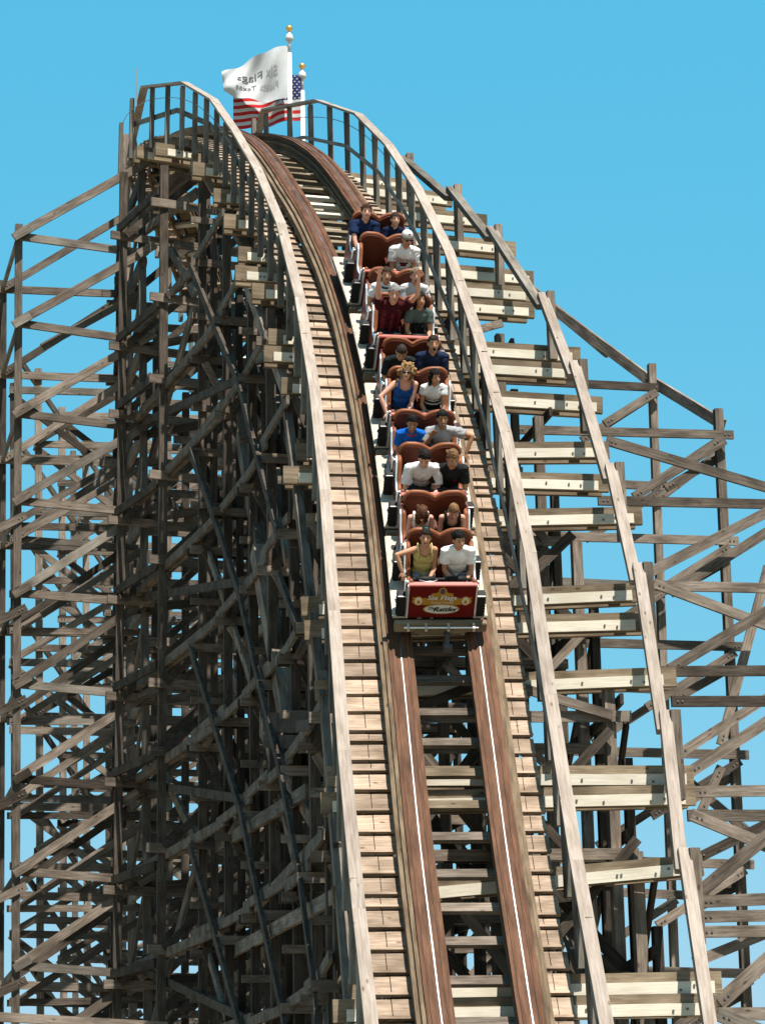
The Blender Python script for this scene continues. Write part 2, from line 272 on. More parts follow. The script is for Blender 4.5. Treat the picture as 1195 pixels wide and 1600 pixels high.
LEFT_MEMBERS = [
('post', -7.28, 48.64, 21.4, -7.03, 48.72, 3.54, 0.15, 0.15),
('post', -4.87, 49.42, 23.26, -4.63, 49.49, 3.52, 0.17, 0.15),
('ledger', -7.24, 48.52, 21.11, -4.79, 49.32, 21.0, 0.16, 0.06),
('brace', -7.29, 48.43, 21.1, -4.75, 49.26, 22.98, 0.17, 0.06),
('ledger', -7.2, 48.53, 19.24, -4.78, 49.32, 19.09, 0.16, 0.06),
('brace', -7.25, 48.44, 19.23, -4.74, 49.26, 21.03, 0.17, 0.06),
('brace', -6.83, 49.1, 18.93, -4.89, 49.73, 20.29, 0.15, 0.06),
('ledger', -7.17, 48.54, 17.34, -4.76, 49.33, 17.23, 0.16, 0.06),
('brace', -7.22, 48.45, 17.34, -4.73, 49.26, 19.12, 0.17, 0.06),
('ledger', -7.14, 48.56, 15.54, -4.76, 49.33, 15.46, 0.16, 0.06),
('brace', -7.19, 48.46, 15.54, -4.72, 49.27, 17.26, 0.17, 0.06),
('ledger', -7.1, 48.57, 13.67, -4.74, 49.33, 13.61, 0.16, 0.06),
('brace', -7.15, 48.48, 13.67, -4.71, 49.27, 15.49, 0.17, 0.06),
('brace', -6.75, 49.12, 13.36, -4.86, 49.74, 14.78, 0.15, 0.06),
('ledger', -7.07, 48.58, 11.86, -4.73, 49.34, 11.74, 0.16, 0.06),
('brace', -7.12, 48.49, 11.86, -4.7, 49.27, 13.64, 0.17, 0.06),
('ledger', -7.04, 48.59, 10.02, -4.72, 49.34, 9.9, 0.16, 0.06),
('brace', -7.09, 48.5, 10.02, -4.69, 49.28, 11.76, 0.17, 0.06),
('ledger', -7.01, 48.6, 8.24, -4.71, 49.34, 8.12, 0.16, 0.06),
('brace', -7.05, 48.51, 8.24, -4.68, 49.28, 9.93, 0.17, 0.06),
('brace', -6.66, 49.15, 7.94, -4.83, 49.75, 9.26, 0.15, 0.06),
('ledger', -6.97, 48.61, 6.47, -4.7, 49.35, 6.33, 0.16, 0.06),
('brace', -7.02, 48.52, 6.47, -4.67, 49.28, 8.15, 0.17, 0.06),
('ledger', -6.94, 48.62, 4.71, -4.7, 49.35, 4.56, 0.16, 0.06),
('brace', -6.99, 48.53, 4.71, -4.66, 49.29, 6.35, 0.17, 0.06),
('block', -7.33, 48.32, 21.01, -7.01, 48.43, 21.25, 0.16, 0.07),
('block', -4.9, 49.11, 22.85, -4.57, 49.22, 23.1, 0.17, 0.07),
('block', -7.3, 48.33, 19.14, -6.98, 48.44, 19.37, 0.16, 0.07),
('block', -4.89, 49.12, 20.9, -4.56, 49.22, 21.15, 0.17, 0.07),
('block', -7.26, 48.35, 17.25, -6.95, 48.45, 17.48, 0.16, 0.07),
('block', -4.88, 49.12, 18.99, -4.55, 49.23, 19.23, 0.17, 0.07),
('block', -7.23, 48.36, 15.45, -6.92, 48.46, 15.67, 0.16, 0.07),
('block', -4.87, 49.12, 17.14, -4.54, 49.23, 17.37, 0.17, 0.07),
('brace', -7.41, 49.99, 15.17, -4.96, 50.79, 16.85, 0.13, 0.06),
('ledger', -7.6, 50.02, 15.18, -5.02, 50.86, 15.14, 0.13, 0.06),
('block', -7.2, 48.37, 13.59, -6.89, 48.47, 13.8, 0.16, 0.07),
('block', -4.85, 49.13, 15.37, -4.53, 49.23, 15.59, 0.17, 0.07),
('brace', -7.37, 50.0, 13.26, -4.94, 50.79, 15.04, 0.13, 0.06),
('ledger', -7.56, 50.04, 13.27, -5.01, 50.87, 13.36, 0.13, 0.06),
('block', -7.16, 48.38, 11.78, -6.86, 48.48, 11.98, 0.16, 0.07),
('block', -4.84, 49.13, 13.53, -4.52, 49.24, 13.74, 0.17, 0.07),
('brace', -7.34, 50.02, 11.41, -4.93, 50.8, 13.16, 0.13, 0.06),
('ledger', -7.53, 50.05, 11.42, -5.0, 50.87, 11.51, 0.13, 0.06),
('block', -7.13, 48.39, 9.94, -6.83, 48.49, 10.14, 0.16, 0.07),
('block', -4.83, 49.14, 11.65, -4.51, 49.24, 11.86, 0.17, 0.07),
('brace', -7.3, 50.03, 9.54, -4.92, 50.8, 11.25, 0.13, 0.06),
('ledger', -7.49, 50.06, 9.54, -4.99, 50.87, 9.62, 0.13, 0.06),
('block', -7.09, 48.4, 8.17, -6.8, 48.5, 8.36, 0.16, 0.07),
('block', -4.82, 49.14, 9.82, -4.51, 49.24, 10.02, 0.17, 0.07),
('brace', -7.27, 50.04, 7.72, -4.91, 50.8, 9.38, 0.13, 0.06),
('ledger', -7.46, 50.07, 7.72, -4.98, 50.88, 7.78, 0.13, 0.06),
('block', -7.06, 48.41, 6.4, -6.77, 48.51, 6.58, 0.16, 0.07),
('block', -4.81, 49.14, 8.04, -4.5, 49.24, 8.24, 0.17, 0.07),
('brace', -7.24, 50.05, 5.92, -4.9, 50.81, 7.57, 0.13, 0.06),
('ledger', -7.42, 50.08, 5.91, -4.97, 50.88, 5.99, 0.13, 0.06),
('block', -7.03, 48.42, 4.64, -6.74, 48.52, 4.82, 0.16, 0.07),
('block', -4.8, 49.15, 6.25, -4.49, 49.25, 6.44, 0.17, 0.07),
('brace', -7.21, 50.06, 4.12, -4.89, 50.81, 5.74, 0.13, 0.06),
('ledger', -7.39, 50.09, 4.11, -4.96, 50.88, 4.18, 0.13, 0.06),
('post', -7.96, 51.11, 21.13, -7.69, 51.2, 3.64, 0.15, 0.15),
('post', -5.46, 51.93, 24.79, -5.16, 52.02, 3.62, 0.2, 0.16),
('ledger', -8.12, 50.94, 20.9, -5.36, 51.83, 21.05, 0.16, 0.06),
('brace', -7.92, 50.93, 20.91, -5.35, 51.76, 22.9, 0.15, 0.06),
('brace', -7.3, 48.63, 21.08, -7.97, 51.11, 20.91, 0.13, 0.06),
('ledger', -4.83, 49.43, 22.86, -5.41, 51.94, 22.9, 0.3, 0.08),
('brace', -4.78, 49.43, 22.86, -5.39, 51.95, 21.05, 0.14, 0.06),
('ledger', -8.08, 50.95, 19.0, -5.34, 51.84, 19.12, 0.16, 0.06),
('brace', -7.88, 50.94, 19.01, -5.34, 51.77, 21.05, 0.15, 0.06),
('brace', -7.26, 48.64, 19.21, -7.94, 51.12, 19.01, 0.13, 0.06),
('ledger', -4.82, 49.43, 20.92, -5.39, 51.95, 21.05, 0.3, 0.08),
('brace', -4.77, 49.43, 20.92, -5.38, 51.95, 19.12, 0.14, 0.06),
('ledger', -8.04, 50.96, 17.13, -5.33, 51.84, 17.26, 0.16, 0.06),
('brace', -7.84, 50.95, 17.13, -5.32, 51.77, 19.12, 0.15, 0.06),
('brace', -7.23, 48.65, 17.32, -7.9, 51.13, 17.13, 0.13, 0.06),
('ledger', -4.81, 49.44, 19.01, -5.38, 51.95, 19.12, 0.3, 0.08),
('brace', -4.76, 49.44, 19.01, -5.37, 51.96, 17.26, 0.14, 0.06),
('ledger', -8.0, 50.97, 15.29, -5.32, 51.85, 15.41, 0.16, 0.06),
('brace', -7.81, 50.96, 15.29, -5.31, 51.78, 17.26, 0.15, 0.06),
('brace', -7.2, 48.66, 15.52, -7.86, 51.14, 15.29, 0.13, 0.06),
('ledger', -4.8, 49.44, 17.15, -5.37, 51.96, 17.26, 0.3, 0.08),
('brace', -4.75, 49.44, 17.15, -5.35, 51.96, 15.41, 0.14, 0.06),
('ledger', -7.97, 50.99, 13.47, -5.3, 51.85, 13.57, 0.16, 0.06),
('brace', -7.77, 50.98, 13.46, -5.3, 51.78, 15.41, 0.15, 0.06),
('brace', -7.16, 48.67, 13.64, -7.83, 51.16, 13.46, 0.13, 0.06),
('ledger', -4.79, 49.44, 15.38, -5.35, 51.96, 15.41, 0.3, 0.08),
('brace', -4.74, 49.44, 15.38, -5.34, 51.96, 13.57, 0.14, 0.06),
('ledger', -7.93, 51.0, 11.67, -5.29, 51.85, 11.73, 0.16, 0.06),
('brace', -7.74, 50.99, 11.67, -5.28, 51.78, 13.57, 0.15, 0.06),
('brace', -7.13, 48.68, 11.83, -7.79, 51.17, 11.67, 0.13, 0.06),
('ledger', -4.78, 49.45, 13.53, -5.34, 51.96, 13.57, 0.3, 0.08),
('brace', -4.73, 49.45, 13.53, -5.33, 51.97, 11.73, 0.14, 0.06),
('ledger', -7.89, 51.01, 9.89, -5.28, 51.86, 9.92, 0.16, 0.06),
('brace', -7.7, 51.0, 9.88, -5.27, 51.79, 11.73, 0.15, 0.06),
('brace', -7.1, 48.69, 10.0, -7.76, 51.18, 9.88, 0.13, 0.06),
('ledger', -4.77, 49.45, 11.66, -5.33, 51.97, 11.73, 0.3, 0.08),
('brace', -4.72, 49.45, 11.66, -5.32, 51.97, 9.92, 0.14, 0.06),
('ledger', -7.86, 51.02, 8.12, -5.27, 51.86, 8.09, 0.16, 0.06),
('brace', -7.67, 51.01, 8.11, -5.26, 51.79, 9.92, 0.15, 0.06),
('brace', -7.07, 48.7, 8.22, -7.72, 51.19, 8.11, 0.13, 0.06),
('ledger', -4.76, 49.45, 9.82, -5.32, 51.97, 9.92, 0.3, 0.08),
('brace', -4.71, 49.45, 9.82, -5.3, 51.98, 8.09, 0.14, 0.06),
('ledger', -7.82, 51.03, 6.36, -5.25, 51.87, 6.3, 0.16, 0.06),
('brace', -7.63, 51.02, 6.35, -5.24, 51.8, 8.09, 0.15, 0.06),
('brace', -7.03, 48.71, 6.45, -7.69, 51.2, 6.35, 0.13, 0.06),
('ledger', -4.75, 49.46, 8.05, -5.3, 51.98, 8.09, 0.3, 0.08),
('brace', -4.7, 49.46, 8.05, -5.29, 51.98, 6.3, 0.14, 0.06),
('ledger', -7.79, 51.04, 4.63, -5.24, 51.87, 4.49, 0.16, 0.06),
('brace', -7.6, 51.03, 4.61, -5.23, 51.8, 6.3, 0.15, 0.06),
('brace', -7.0, 48.72, 4.69, -7.66, 51.21, 4.61, 0.13, 0.06),
('ledger', -4.74, 49.46, 6.26, -5.29, 51.98, 6.3, 0.3, 0.08),
('brace', -7.72, 47.59, 14.56, -6.91, 47.85, 15.05, 0.16, 0.06),
('brace', -7.69, 47.6, 12.74, -6.87, 47.86, 13.21, 0.16, 0.06),
('brace', -7.65, 47.61, 10.98, -6.84, 47.87, 11.43, 0.16, 0.06),
('brace', -7.61, 47.62, 9.19, -6.81, 47.88, 9.63, 0.16, 0.06),
('brace', -7.57, 47.63, 7.46, -6.78, 47.89, 7.88, 0.16, 0.06),
('brace', -7.53, 47.65, 5.74, -6.75, 47.9, 6.14, 0.16, 0.06),
('ledger', -7.48, 45.13, 5.31, -3.98, 46.01, 5.1, 0.16, 0.1)]
RIGHT_MEMBERS = [
('post', 6.01, 43.56, 15.54, 5.91, 43.54, 3.73, 0.15, 0.15),
('post', 5.13, 45.9, 17.21, 4.98, 45.88, 3.86, 0.14, 0.14),
('ledger', 2.32, 42.8, 15.02, 6.25, 43.49, 15.05, 0.155, 0.06),
('brace', 4.43, 43.1, 13.86, 6.08, 43.39, 14.92, 0.15, 0.06),
('brace', 5.01, 43.59, 14.12, 6.09, 43.78, 14.76, 0.15, 0.06),
('ledger', 2.29, 42.79, 13.1, 6.23, 43.49, 13.1, 0.155, 0.06),
('brace', 4.44, 43.1, 11.95, 6.06, 43.39, 12.98, 0.15, 0.06),
('brace', 5.01, 43.59, 12.2, 6.07, 43.77, 12.82, 0.15, 0.06),
('ledger', 2.27, 42.79, 11.23, 6.21, 43.48, 11.2, 0.155, 0.06),
('brace', 4.44, 43.1, 10.09, 6.05, 43.38, 11.08, 0.15, 0.06),
('brace', 5.0, 43.58, 10.33, 6.05, 43.77, 10.92, 0.15, 0.06),
('ledger', 2.24, 42.78, 9.35, 6.19, 43.48, 9.3, 0.155, 0.06),
('brace', 4.44, 43.1, 8.22, 6.03, 43.38, 9.18, 0.15, 0.06),
('brace', 5.0, 43.58, 8.46, 6.03, 43.77, 9.03, 0.15, 0.06),
('ledger', 2.22, 42.78, 7.51, 6.17, 43.48, 7.42, 0.155, 0.06),
('brace', 4.44, 43.1, 6.39, 6.01, 43.38, 7.32, 0.15, 0.06),
('brace', 4.99, 43.58, 6.61, 6.02, 43.76, 7.16, 0.15, 0.06),
('ledger', 2.19, 42.77, 5.69, 6.16, 43.47, 5.59, 0.155, 0.06),
('brace', 4.44, 43.1, 4.58, 6.0, 43.37, 5.48, 0.15, 0.06),
('brace', 4.99, 43.58, 4.8, 6.0, 43.76, 5.33, 0.15, 0.06),
('ledger', 2.17, 42.77, 3.96, 6.14, 43.47, 3.83, 0.155, 0.06),
('brace', 4.45, 43.1, 2.86, 5.98, 43.37, 3.73, 0.15, 0.06),
('brace', 4.98, 43.58, 3.07, 5.98, 43.76, 3.58, 0.15, 0.06),
('ledger', 1.83, 45.21, 16.77, 5.34, 45.83, 16.72, 0.155, 0.06),
('brace', 3.72, 45.47, 15.61, 5.19, 45.73, 16.61, 0.15, 0.06),
('ledger', 1.81, 45.21, 14.85, 5.31, 45.83, 14.79, 0.155, 0.06),
('brace', 3.71, 45.47, 13.71, 5.16, 45.73, 14.68, 0.15, 0.06),
('ledger', 1.79, 45.2, 12.95, 5.29, 45.82, 12.86, 0.155, 0.06),
('brace', 3.7, 45.47, 11.81, 5.14, 45.72, 12.76, 0.15, 0.06),
('ledger', 1.77, 45.2, 11.04, 5.27, 45.82, 10.93, 0.155, 0.06),
('brace', 3.7, 45.47, 9.92, 5.12, 45.72, 10.84, 0.15, 0.06),
('ledger', 1.75, 45.2, 9.18, 5.24, 45.81, 9.05, 0.155, 0.06),
('brace', 3.69, 45.47, 8.07, 5.1, 45.72, 8.96, 0.15, 0.06),
('ledger', 1.73, 45.19, 7.36, 5.22, 45.81, 7.21, 0.155, 0.06),
('brace', 3.68, 45.47, 6.26, 5.08, 45.71, 7.12, 0.15, 0.06),
('ledger', 1.71, 45.19, 5.58, 5.2, 45.8, 5.4, 0.155, 0.06),
('brace', 3.68, 45.47, 4.49, 5.05, 45.71, 5.32, 0.15, 0.06),
('brace', 2.82, 50.5, 20.84, 4.55, 48.3, 18.28, 0.2, 0.07),
('brace', 3.47, 48.61, 19.39, 5.16, 46.11, 16.92, 0.2, 0.07),
('brace', 5.05, 46.29, 17.09, 6.13, 43.78, 15.33, 0.2, 0.07),
('brace', 3.82, 41.57, 14.41, 7.73, 42.26, 13.34, 0.17, 0.06),
('ledger', 3.58, 40.99, 13.19, 7.65, 41.71, 13.22, 0.16, 0.06),
('brace', 4.16, 45.53, 15.94, 5.12, 45.7, 16.57, 0.16, 0.06),
('brace', 4.36, 42.77, 13.74, 5.97, 43.05, 14.84, 0.16, 0.06),
('brace', 4.94, 44.47, 14.15, 6.07, 44.67, 15.02, 0.15, 0.06),
('brace', 4.23, 40.54, 11.78, 7.6, 41.14, 13.57, 0.17, 0.06),
('brace', 4.91, 41.77, 11.85, 7.68, 42.26, 13.61, 0.17, 0.06),
('ledger', 4.23, 39.84, 11.44, 7.3, 40.39, 11.44, 0.16, 0.06),
('brace', 4.24, 39.14, 11.3, 7.13, 39.65, 10.26, 0.16, 0.06),
('brace', 4.38, 38.77, 9.84, 7.15, 39.26, 11.5, 0.17, 0.06),
('ledger', 4.03, 38.11, 9.67, 6.9, 38.61, 9.74, 0.16, 0.06),
('brace', 6.31, 40.82, 11.96, 5.35, 40.65, 8.98, 0.15, 0.06),
('ledger', 4.23, 37.44, 9.07, 6.74, 37.89, 9.12, 0.16, 0.06),
('brace', 4.47, 39.19, 8.57, 6.99, 39.64, 10.14, 0.15, 0.06),
('brace', 4.4, 37.07, 7.94, 6.72, 37.48, 9.42, 0.17, 0.06),
('brace', 5.2, 39.62, 8.45, 4.82, 39.55, 7.69, 0.14, 0.06),
('brace', 4.7, 39.98, 8.31, 5.68, 40.16, 7.46, 0.14, 0.06),
('ledger', 4.4, 36.67, 7.59, 6.5, 37.04, 7.64, 0.16, 0.06),
('ledger', 4.17, 35.63, 7.09, 6.29, 36.01, 7.11, 0.16, 0.06),
('brace', 4.16, 35.13, 7.03, 6.18, 35.49, 6.2, 0.17, 0.06),
('brace', 4.45, 37.49, 6.72, 6.54, 37.86, 7.71, 0.15, 0.06),
('brace', 4.1, 35.07, 5.86, 6.28, 35.45, 7.57, 0.18, 0.06),
('ledger', 4.15, 34.63, 5.77, 6.04, 34.96, 5.85, 0.16, 0.06),
('ledger', 4.06, 34.02, 5.5, 5.92, 34.34, 5.54, 0.15, 0.06),
('ledger', 4.01, 33.6, 5.26, 5.83, 33.93, 5.28, 0.15, 0.06),
('brace', 4.19, 35.94, 5.09, 6.16, 36.29, 5.84, 0.15, 0.06),
('brace', 4.18, 33.33, 4.32, 5.84, 33.63, 5.68, 0.19, 0.06),
('ledger', 4.05, 32.61, 4.13, 5.59, 32.88, 4.13, 0.16, 0.06),
('brace', 3.98, 32.0, 4.09, 5.47, 32.26, 3.5, 0.17, 0.06),
('ledger', 3.73, 31.76, 3.65, 5.42, 32.05, 3.64, 0.16, 0.06),
('post', 6.9, 41.22, 13.66, 6.78, 41.2, 3.59, 0.15, 0.15),
('post', 7.29, 38.79, 11.27, 7.03, 38.74, 3.47, 0.15, 0.15)]
FAR_MEMBERS = [
('post', -8.06, 57.38, 21.27, -7.73, 57.49, 3.86, 0.16, 0.16),
('ledger', -8.14, 57.22, 21.07, -4.63, 58.36, 21.28, 0.16, 0.06),
('brace', -8.03, 57.18, 19.43, -5.43, 58.02, 21.3, 0.15, 0.06),
('ledger', -8.11, 57.23, 19.39, -4.63, 58.36, 19.57, 0.16, 0.06),
('brace', -8.13, 57.5, 19.4, -5.88, 58.24, 17.72, 0.15, 0.06),
('ledger', -8.08, 57.24, 17.75, -4.63, 58.36, 17.89, 0.16, 0.06),
('brace', -7.98, 57.2, 16.15, -5.42, 58.03, 17.93, 0.15, 0.06),
('ledger', -8.05, 57.25, 16.12, -4.62, 58.36, 16.23, 0.16, 0.06),
('brace', -8.08, 57.52, 16.12, -5.86, 58.24, 14.45, 0.15, 0.06),
('ledger', -8.03, 57.25, 14.52, -4.62, 58.36, 14.6, 0.16, 0.06),
('brace', -7.93, 57.21, 12.97, -5.4, 58.04, 14.65, 0.15, 0.06),
('ledger', -8.0, 57.26, 12.94, -4.62, 58.36, 12.99, 0.16, 0.06),
('brace', -8.03, 57.54, 12.94, -5.84, 58.25, 11.28, 0.15, 0.06),
('ledger', -7.98, 57.27, 11.38, -4.62, 58.36, 11.41, 0.16, 0.06),
('brace', -7.88, 57.23, 9.88, -5.38, 58.04, 11.47, 0.15, 0.06),
('ledger', -7.95, 57.28, 9.85, -4.62, 58.36, 9.84, 0.16, 0.06),
('brace', -7.98, 57.55, 9.85, -5.82, 58.25, 8.2, 0.15, 0.06),
('ledger', -7.93, 57.29, 8.33, -4.61, 58.36, 8.3, 0.16, 0.06),
('brace', -7.83, 57.25, 6.87, -5.37, 58.05, 8.38, 0.15, 0.06),
('ledger', -7.9, 57.3, 6.84, -4.61, 58.36, 6.78, 0.16, 0.06),
('brace', -7.93, 57.57, 6.84, -5.8, 58.26, 5.2, 0.15, 0.06),
('ledger', -7.88, 57.3, 5.37, -4.61, 58.37, 5.29, 0.16, 0.06),
('brace', -7.78, 57.26, 3.94, -5.35, 58.05, 5.37, 0.15, 0.06),
('post', -7.89, 60.44, 21.28, -7.6, 60.53, 3.96, 0.16, 0.16),
('ledger', -7.97, 60.27, 21.07, -4.28, 61.47, 21.27, 0.16, 0.06),
('brace', -7.99, 60.55, 21.07, -5.61, 61.32, 19.3, 0.15, 0.06),
('ledger', -7.94, 60.28, 19.32, -4.28, 61.47, 19.49, 0.16, 0.06),
('brace', -7.84, 60.24, 17.63, -5.12, 61.13, 19.52, 0.15, 0.06),
('ledger', -7.92, 60.29, 17.6, -4.28, 61.47, 17.73, 0.16, 0.06),
('brace', -7.94, 60.57, 17.6, -5.6, 61.33, 15.84, 0.15, 0.06),
('ledger', -7.89, 60.3, 15.9, -4.29, 61.47, 16.0, 0.16, 0.06),
('brace', -7.79, 60.26, 14.26, -5.11, 61.13, 16.05, 0.15, 0.06),
('ledger', -7.87, 60.31, 14.23, -4.29, 61.47, 14.3, 0.16, 0.06),
('brace', -7.9, 60.58, 14.23, -5.58, 61.33, 12.48, 0.15, 0.06),
('ledger', -7.85, 60.31, 12.58, -4.29, 61.47, 12.62, 0.16, 0.06),
('brace', -7.75, 60.27, 10.99, -5.1, 61.13, 12.68, 0.15, 0.06),
('ledger', -7.83, 60.32, 10.95, -4.29, 61.47, 10.96, 0.16, 0.06),
('brace', -7.85, 60.6, 10.95, -5.57, 61.34, 9.21, 0.15, 0.06),
('ledger', -7.8, 60.33, 9.35, -4.29, 61.47, 9.33, 0.16, 0.06),
('brace', -7.7, 60.29, 7.8, -5.09, 61.13, 9.4, 0.15, 0.06),
('ledger', -7.78, 60.34, 7.77, -4.3, 61.47, 7.72, 0.16, 0.06),
('brace', -7.81, 60.61, 7.77, -5.56, 61.34, 6.04, 0.15, 0.06),
('ledger', -7.76, 60.34, 6.21, -4.3, 61.47, 6.13, 0.16, 0.06),
('brace', -7.66, 60.3, 4.7, -5.09, 61.14, 6.22, 0.15, 0.06),
('post', -7.66, 63.51, 21.35, -7.41, 63.59, 4.07, 0.16, 0.16),
('ledger', -7.75, 63.35, 21.13, -3.88, 64.6, 21.33, 0.16, 0.06),
('brace', -7.64, 63.31, 19.35, -4.76, 64.24, 21.36, 0.15, 0.06),
('ledger', -7.73, 63.35, 19.31, -3.88, 64.6, 19.47, 0.16, 0.06),
('brace', -7.75, 63.63, 19.32, -5.27, 64.43, 17.46, 0.15, 0.06),
('ledger', -7.71, 63.36, 17.51, -3.89, 64.6, 17.64, 0.16, 0.06),
('brace', -7.6, 63.32, 15.78, -4.76, 64.24, 17.69, 0.15, 0.06),
('ledger', -7.68, 63.37, 15.74, -3.9, 64.6, 15.83, 0.16, 0.06),
('brace', -7.71, 63.64, 15.75, -5.26, 64.44, 13.9, 0.15, 0.06),
('ledger', -7.66, 63.37, 14.0, -3.9, 64.6, 14.06, 0.16, 0.06),
('brace', -7.56, 63.33, 12.31, -4.76, 64.24, 14.12, 0.15, 0.06),
('ledger', -7.64, 63.38, 12.28, -3.91, 64.59, 12.3, 0.16, 0.06),
('brace', -7.67, 63.66, 12.28, -5.26, 64.44, 10.45, 0.15, 0.06),
('ledger', -7.62, 63.39, 10.58, -3.91, 64.59, 10.57, 0.16, 0.06),
('brace', -7.52, 63.35, 8.94, -4.76, 64.24, 10.65, 0.15, 0.06),
('ledger', -7.6, 63.39, 8.91, -3.92, 64.59, 8.87, 0.16, 0.06),
('brace', -7.63, 63.67, 8.91, -5.25, 64.44, 7.09, 0.15, 0.06),
('ledger', -7.58, 63.4, 7.26, -3.93, 64.59, 7.19, 0.16, 0.06),
('brace', -7.48, 63.36, 5.66, -4.76, 64.24, 7.28, 0.15, 0.06),
('ledger', -7.57, 63.41, 5.63, -3.93, 64.59, 5.53, 0.16, 0.06),
('brace', -7.59, 63.68, 5.63, -5.25, 64.44, 3.82, 0.15, 0.06),
('post', -5.26, 60.29, 22.49, -5.15, 60.33, 3.91, 0.16, 0.16),
('ledger', -5.34, 60.13, 22.28, -1.6, 61.34, 22.51, 0.16, 0.06),
('brace', -5.37, 60.4, 22.29, -2.97, 61.18, 20.51, 0.15, 0.06),
('ledger', -5.34, 60.13, 20.52, -1.62, 61.34, 20.71, 0.16, 0.06),
('brace', -5.25, 60.08, 18.82, -2.47, 60.99, 20.75, 0.15, 0.06),
('ledger', -5.33, 60.13, 18.78, -1.64, 61.33, 18.94, 0.16, 0.06),
('brace', -5.35, 60.41, 18.79, -2.99, 61.17, 17.02, 0.15, 0.06),
('ledger', -5.33, 60.13, 17.07, -1.66, 61.32, 17.2, 0.16, 0.06),
('brace', -5.24, 60.09, 15.42, -2.5, 60.98, 17.24, 0.15, 0.06),
('ledger', -5.32, 60.13, 15.38, -1.68, 61.32, 15.48, 0.16, 0.06),
('brace', -5.34, 60.41, 15.39, -3.02, 61.17, 13.64, 0.15, 0.06),
('ledger', -5.31, 60.14, 13.72, -1.7, 61.31, 13.78, 0.16, 0.06),
('brace', -5.23, 60.09, 12.11, -2.53, 60.97, 13.84, 0.15, 0.06),
('ledger', -5.31, 60.14, 12.08, -1.72, 61.3, 12.11, 0.16, 0.06),
('brace', -5.33, 60.41, 12.08, -3.04, 61.16, 10.34, 0.15, 0.06),
('ledger', -5.3, 60.14, 10.47, -1.74, 61.3, 10.47, 0.16, 0.06),
('brace', -5.22, 60.09, 8.9, -2.55, 60.96, 10.54, 0.15, 0.06),
('ledger', -5.3, 60.14, 8.87, -1.76, 61.29, 8.85, 0.16, 0.06),
('brace', -5.32, 60.42, 8.87, -3.06, 61.15, 7.15, 0.15, 0.06),
('ledger', -5.29, 60.14, 7.3, -1.78, 61.28, 7.25, 0.16, 0.06),
('brace', -5.21, 60.1, 5.78, -2.58, 60.95, 7.33, 0.15, 0.06),
('ledger', -5.29, 60.15, 5.75, -1.8, 61.28, 5.67, 0.16, 0.06),
('brace', -5.31, 60.42, 5.75, -3.08, 61.15, 4.04, 0.15, 0.06),
('post', -7.43, 66.58, 21.49, -7.21, 66.66, 4.17, 0.16, 0.16),
('ledger', -7.53, 66.42, 21.26, -3.47, 67.74, 21.45, 0.16, 0.06),
('brace', -7.42, 66.38, 19.41, -4.4, 67.36, 21.49, 0.15, 0.06),
('ledger', -7.51, 66.42, 19.37, -3.48, 67.73, 19.52, 0.16, 0.06),
('brace', -7.52, 66.7, 19.37, -4.93, 67.54, 17.43, 0.15, 0.06),
('ledger', -7.49, 66.43, 17.49, -3.49, 67.73, 17.61, 0.16, 0.06),
('brace', -7.38, 66.39, 15.69, -4.41, 67.36, 17.66, 0.15, 0.06),
('ledger', -7.47, 66.44, 15.65, -3.5, 67.73, 15.73, 0.16, 0.06),
('brace', -7.49, 66.71, 15.65, -4.94, 67.54, 13.72, 0.15, 0.06),
('ledger', -7.45, 66.44, 13.83, -3.51, 67.72, 13.88, 0.16, 0.06),
('brace', -7.35, 66.4, 12.07, -4.41, 67.36, 13.94, 0.15, 0.06),
('ledger', -7.44, 66.45, 12.03, -3.52, 67.72, 12.05, 0.16, 0.06),
('brace', -7.46, 66.72, 12.04, -4.94, 67.54, 10.12, 0.15, 0.06),
('ledger', -7.42, 66.45, 10.27, -3.53, 67.72, 10.25, 0.16, 0.06),
('brace', -7.32, 66.41, 8.56, -4.42, 67.35, 10.33, 0.15, 0.06),
('ledger', -7.4, 66.46, 8.52, -3.54, 67.71, 8.47, 0.16, 0.06),
('brace', -7.42, 66.74, 8.52, -4.94, 67.54, 6.62, 0.15, 0.06),
('ledger', -7.39, 66.46, 6.8, -3.55, 67.71, 6.72, 0.16, 0.06),
('brace', -7.29, 66.42, 5.14, -4.43, 67.35, 6.82, 0.15, 0.06),
('post', -8.25, 54.82, 20.07, -7.9, 54.93, 3.77, 0.16, 0.16),
('ledger', -8.31, 54.66, 19.88, -4.98, 55.75, 20.07, 0.16, 0.06),
('brace', -8.34, 54.94, 19.88, -6.18, 55.64, 18.27, 0.15, 0.06),
('ledger', -8.28, 54.67, 18.29, -4.97, 55.75, 18.45, 0.16, 0.06),
('brace', -8.18, 54.63, 16.75, -5.73, 55.43, 18.48, 0.15, 0.06),
('ledger', -8.25, 54.68, 16.72, -4.97, 55.75, 16.85, 0.16, 0.06),
('brace', -8.28, 54.96, 16.72, -6.15, 55.65, 15.12, 0.15, 0.06),
('ledger', -8.23, 54.69, 15.17, -4.96, 55.75, 15.27, 0.16, 0.06),
('brace', -8.12, 54.65, 13.68, -5.71, 55.44, 15.32, 0.15, 0.06),
('ledger', -8.2, 54.7, 13.64, -4.96, 55.75, 13.72, 0.16, 0.06),
('brace', -8.23, 54.97, 13.65, -6.13, 55.66, 12.06, 0.15, 0.06),
('ledger', -8.17, 54.71, 12.14, -4.95, 55.75, 12.18, 0.16, 0.06),
('brace', -8.07, 54.67, 10.69, -5.68, 55.44, 12.24, 0.15, 0.06),
('ledger', -8.14, 54.72, 10.66, -4.94, 55.76, 10.67, 0.16, 0.06),
('brace', -8.17, 54.99, 10.66, -6.1, 55.66, 9.08, 0.15, 0.06),
('ledger', -8.11, 54.73, 9.19, -4.94, 55.76, 9.19, 0.16, 0.06),
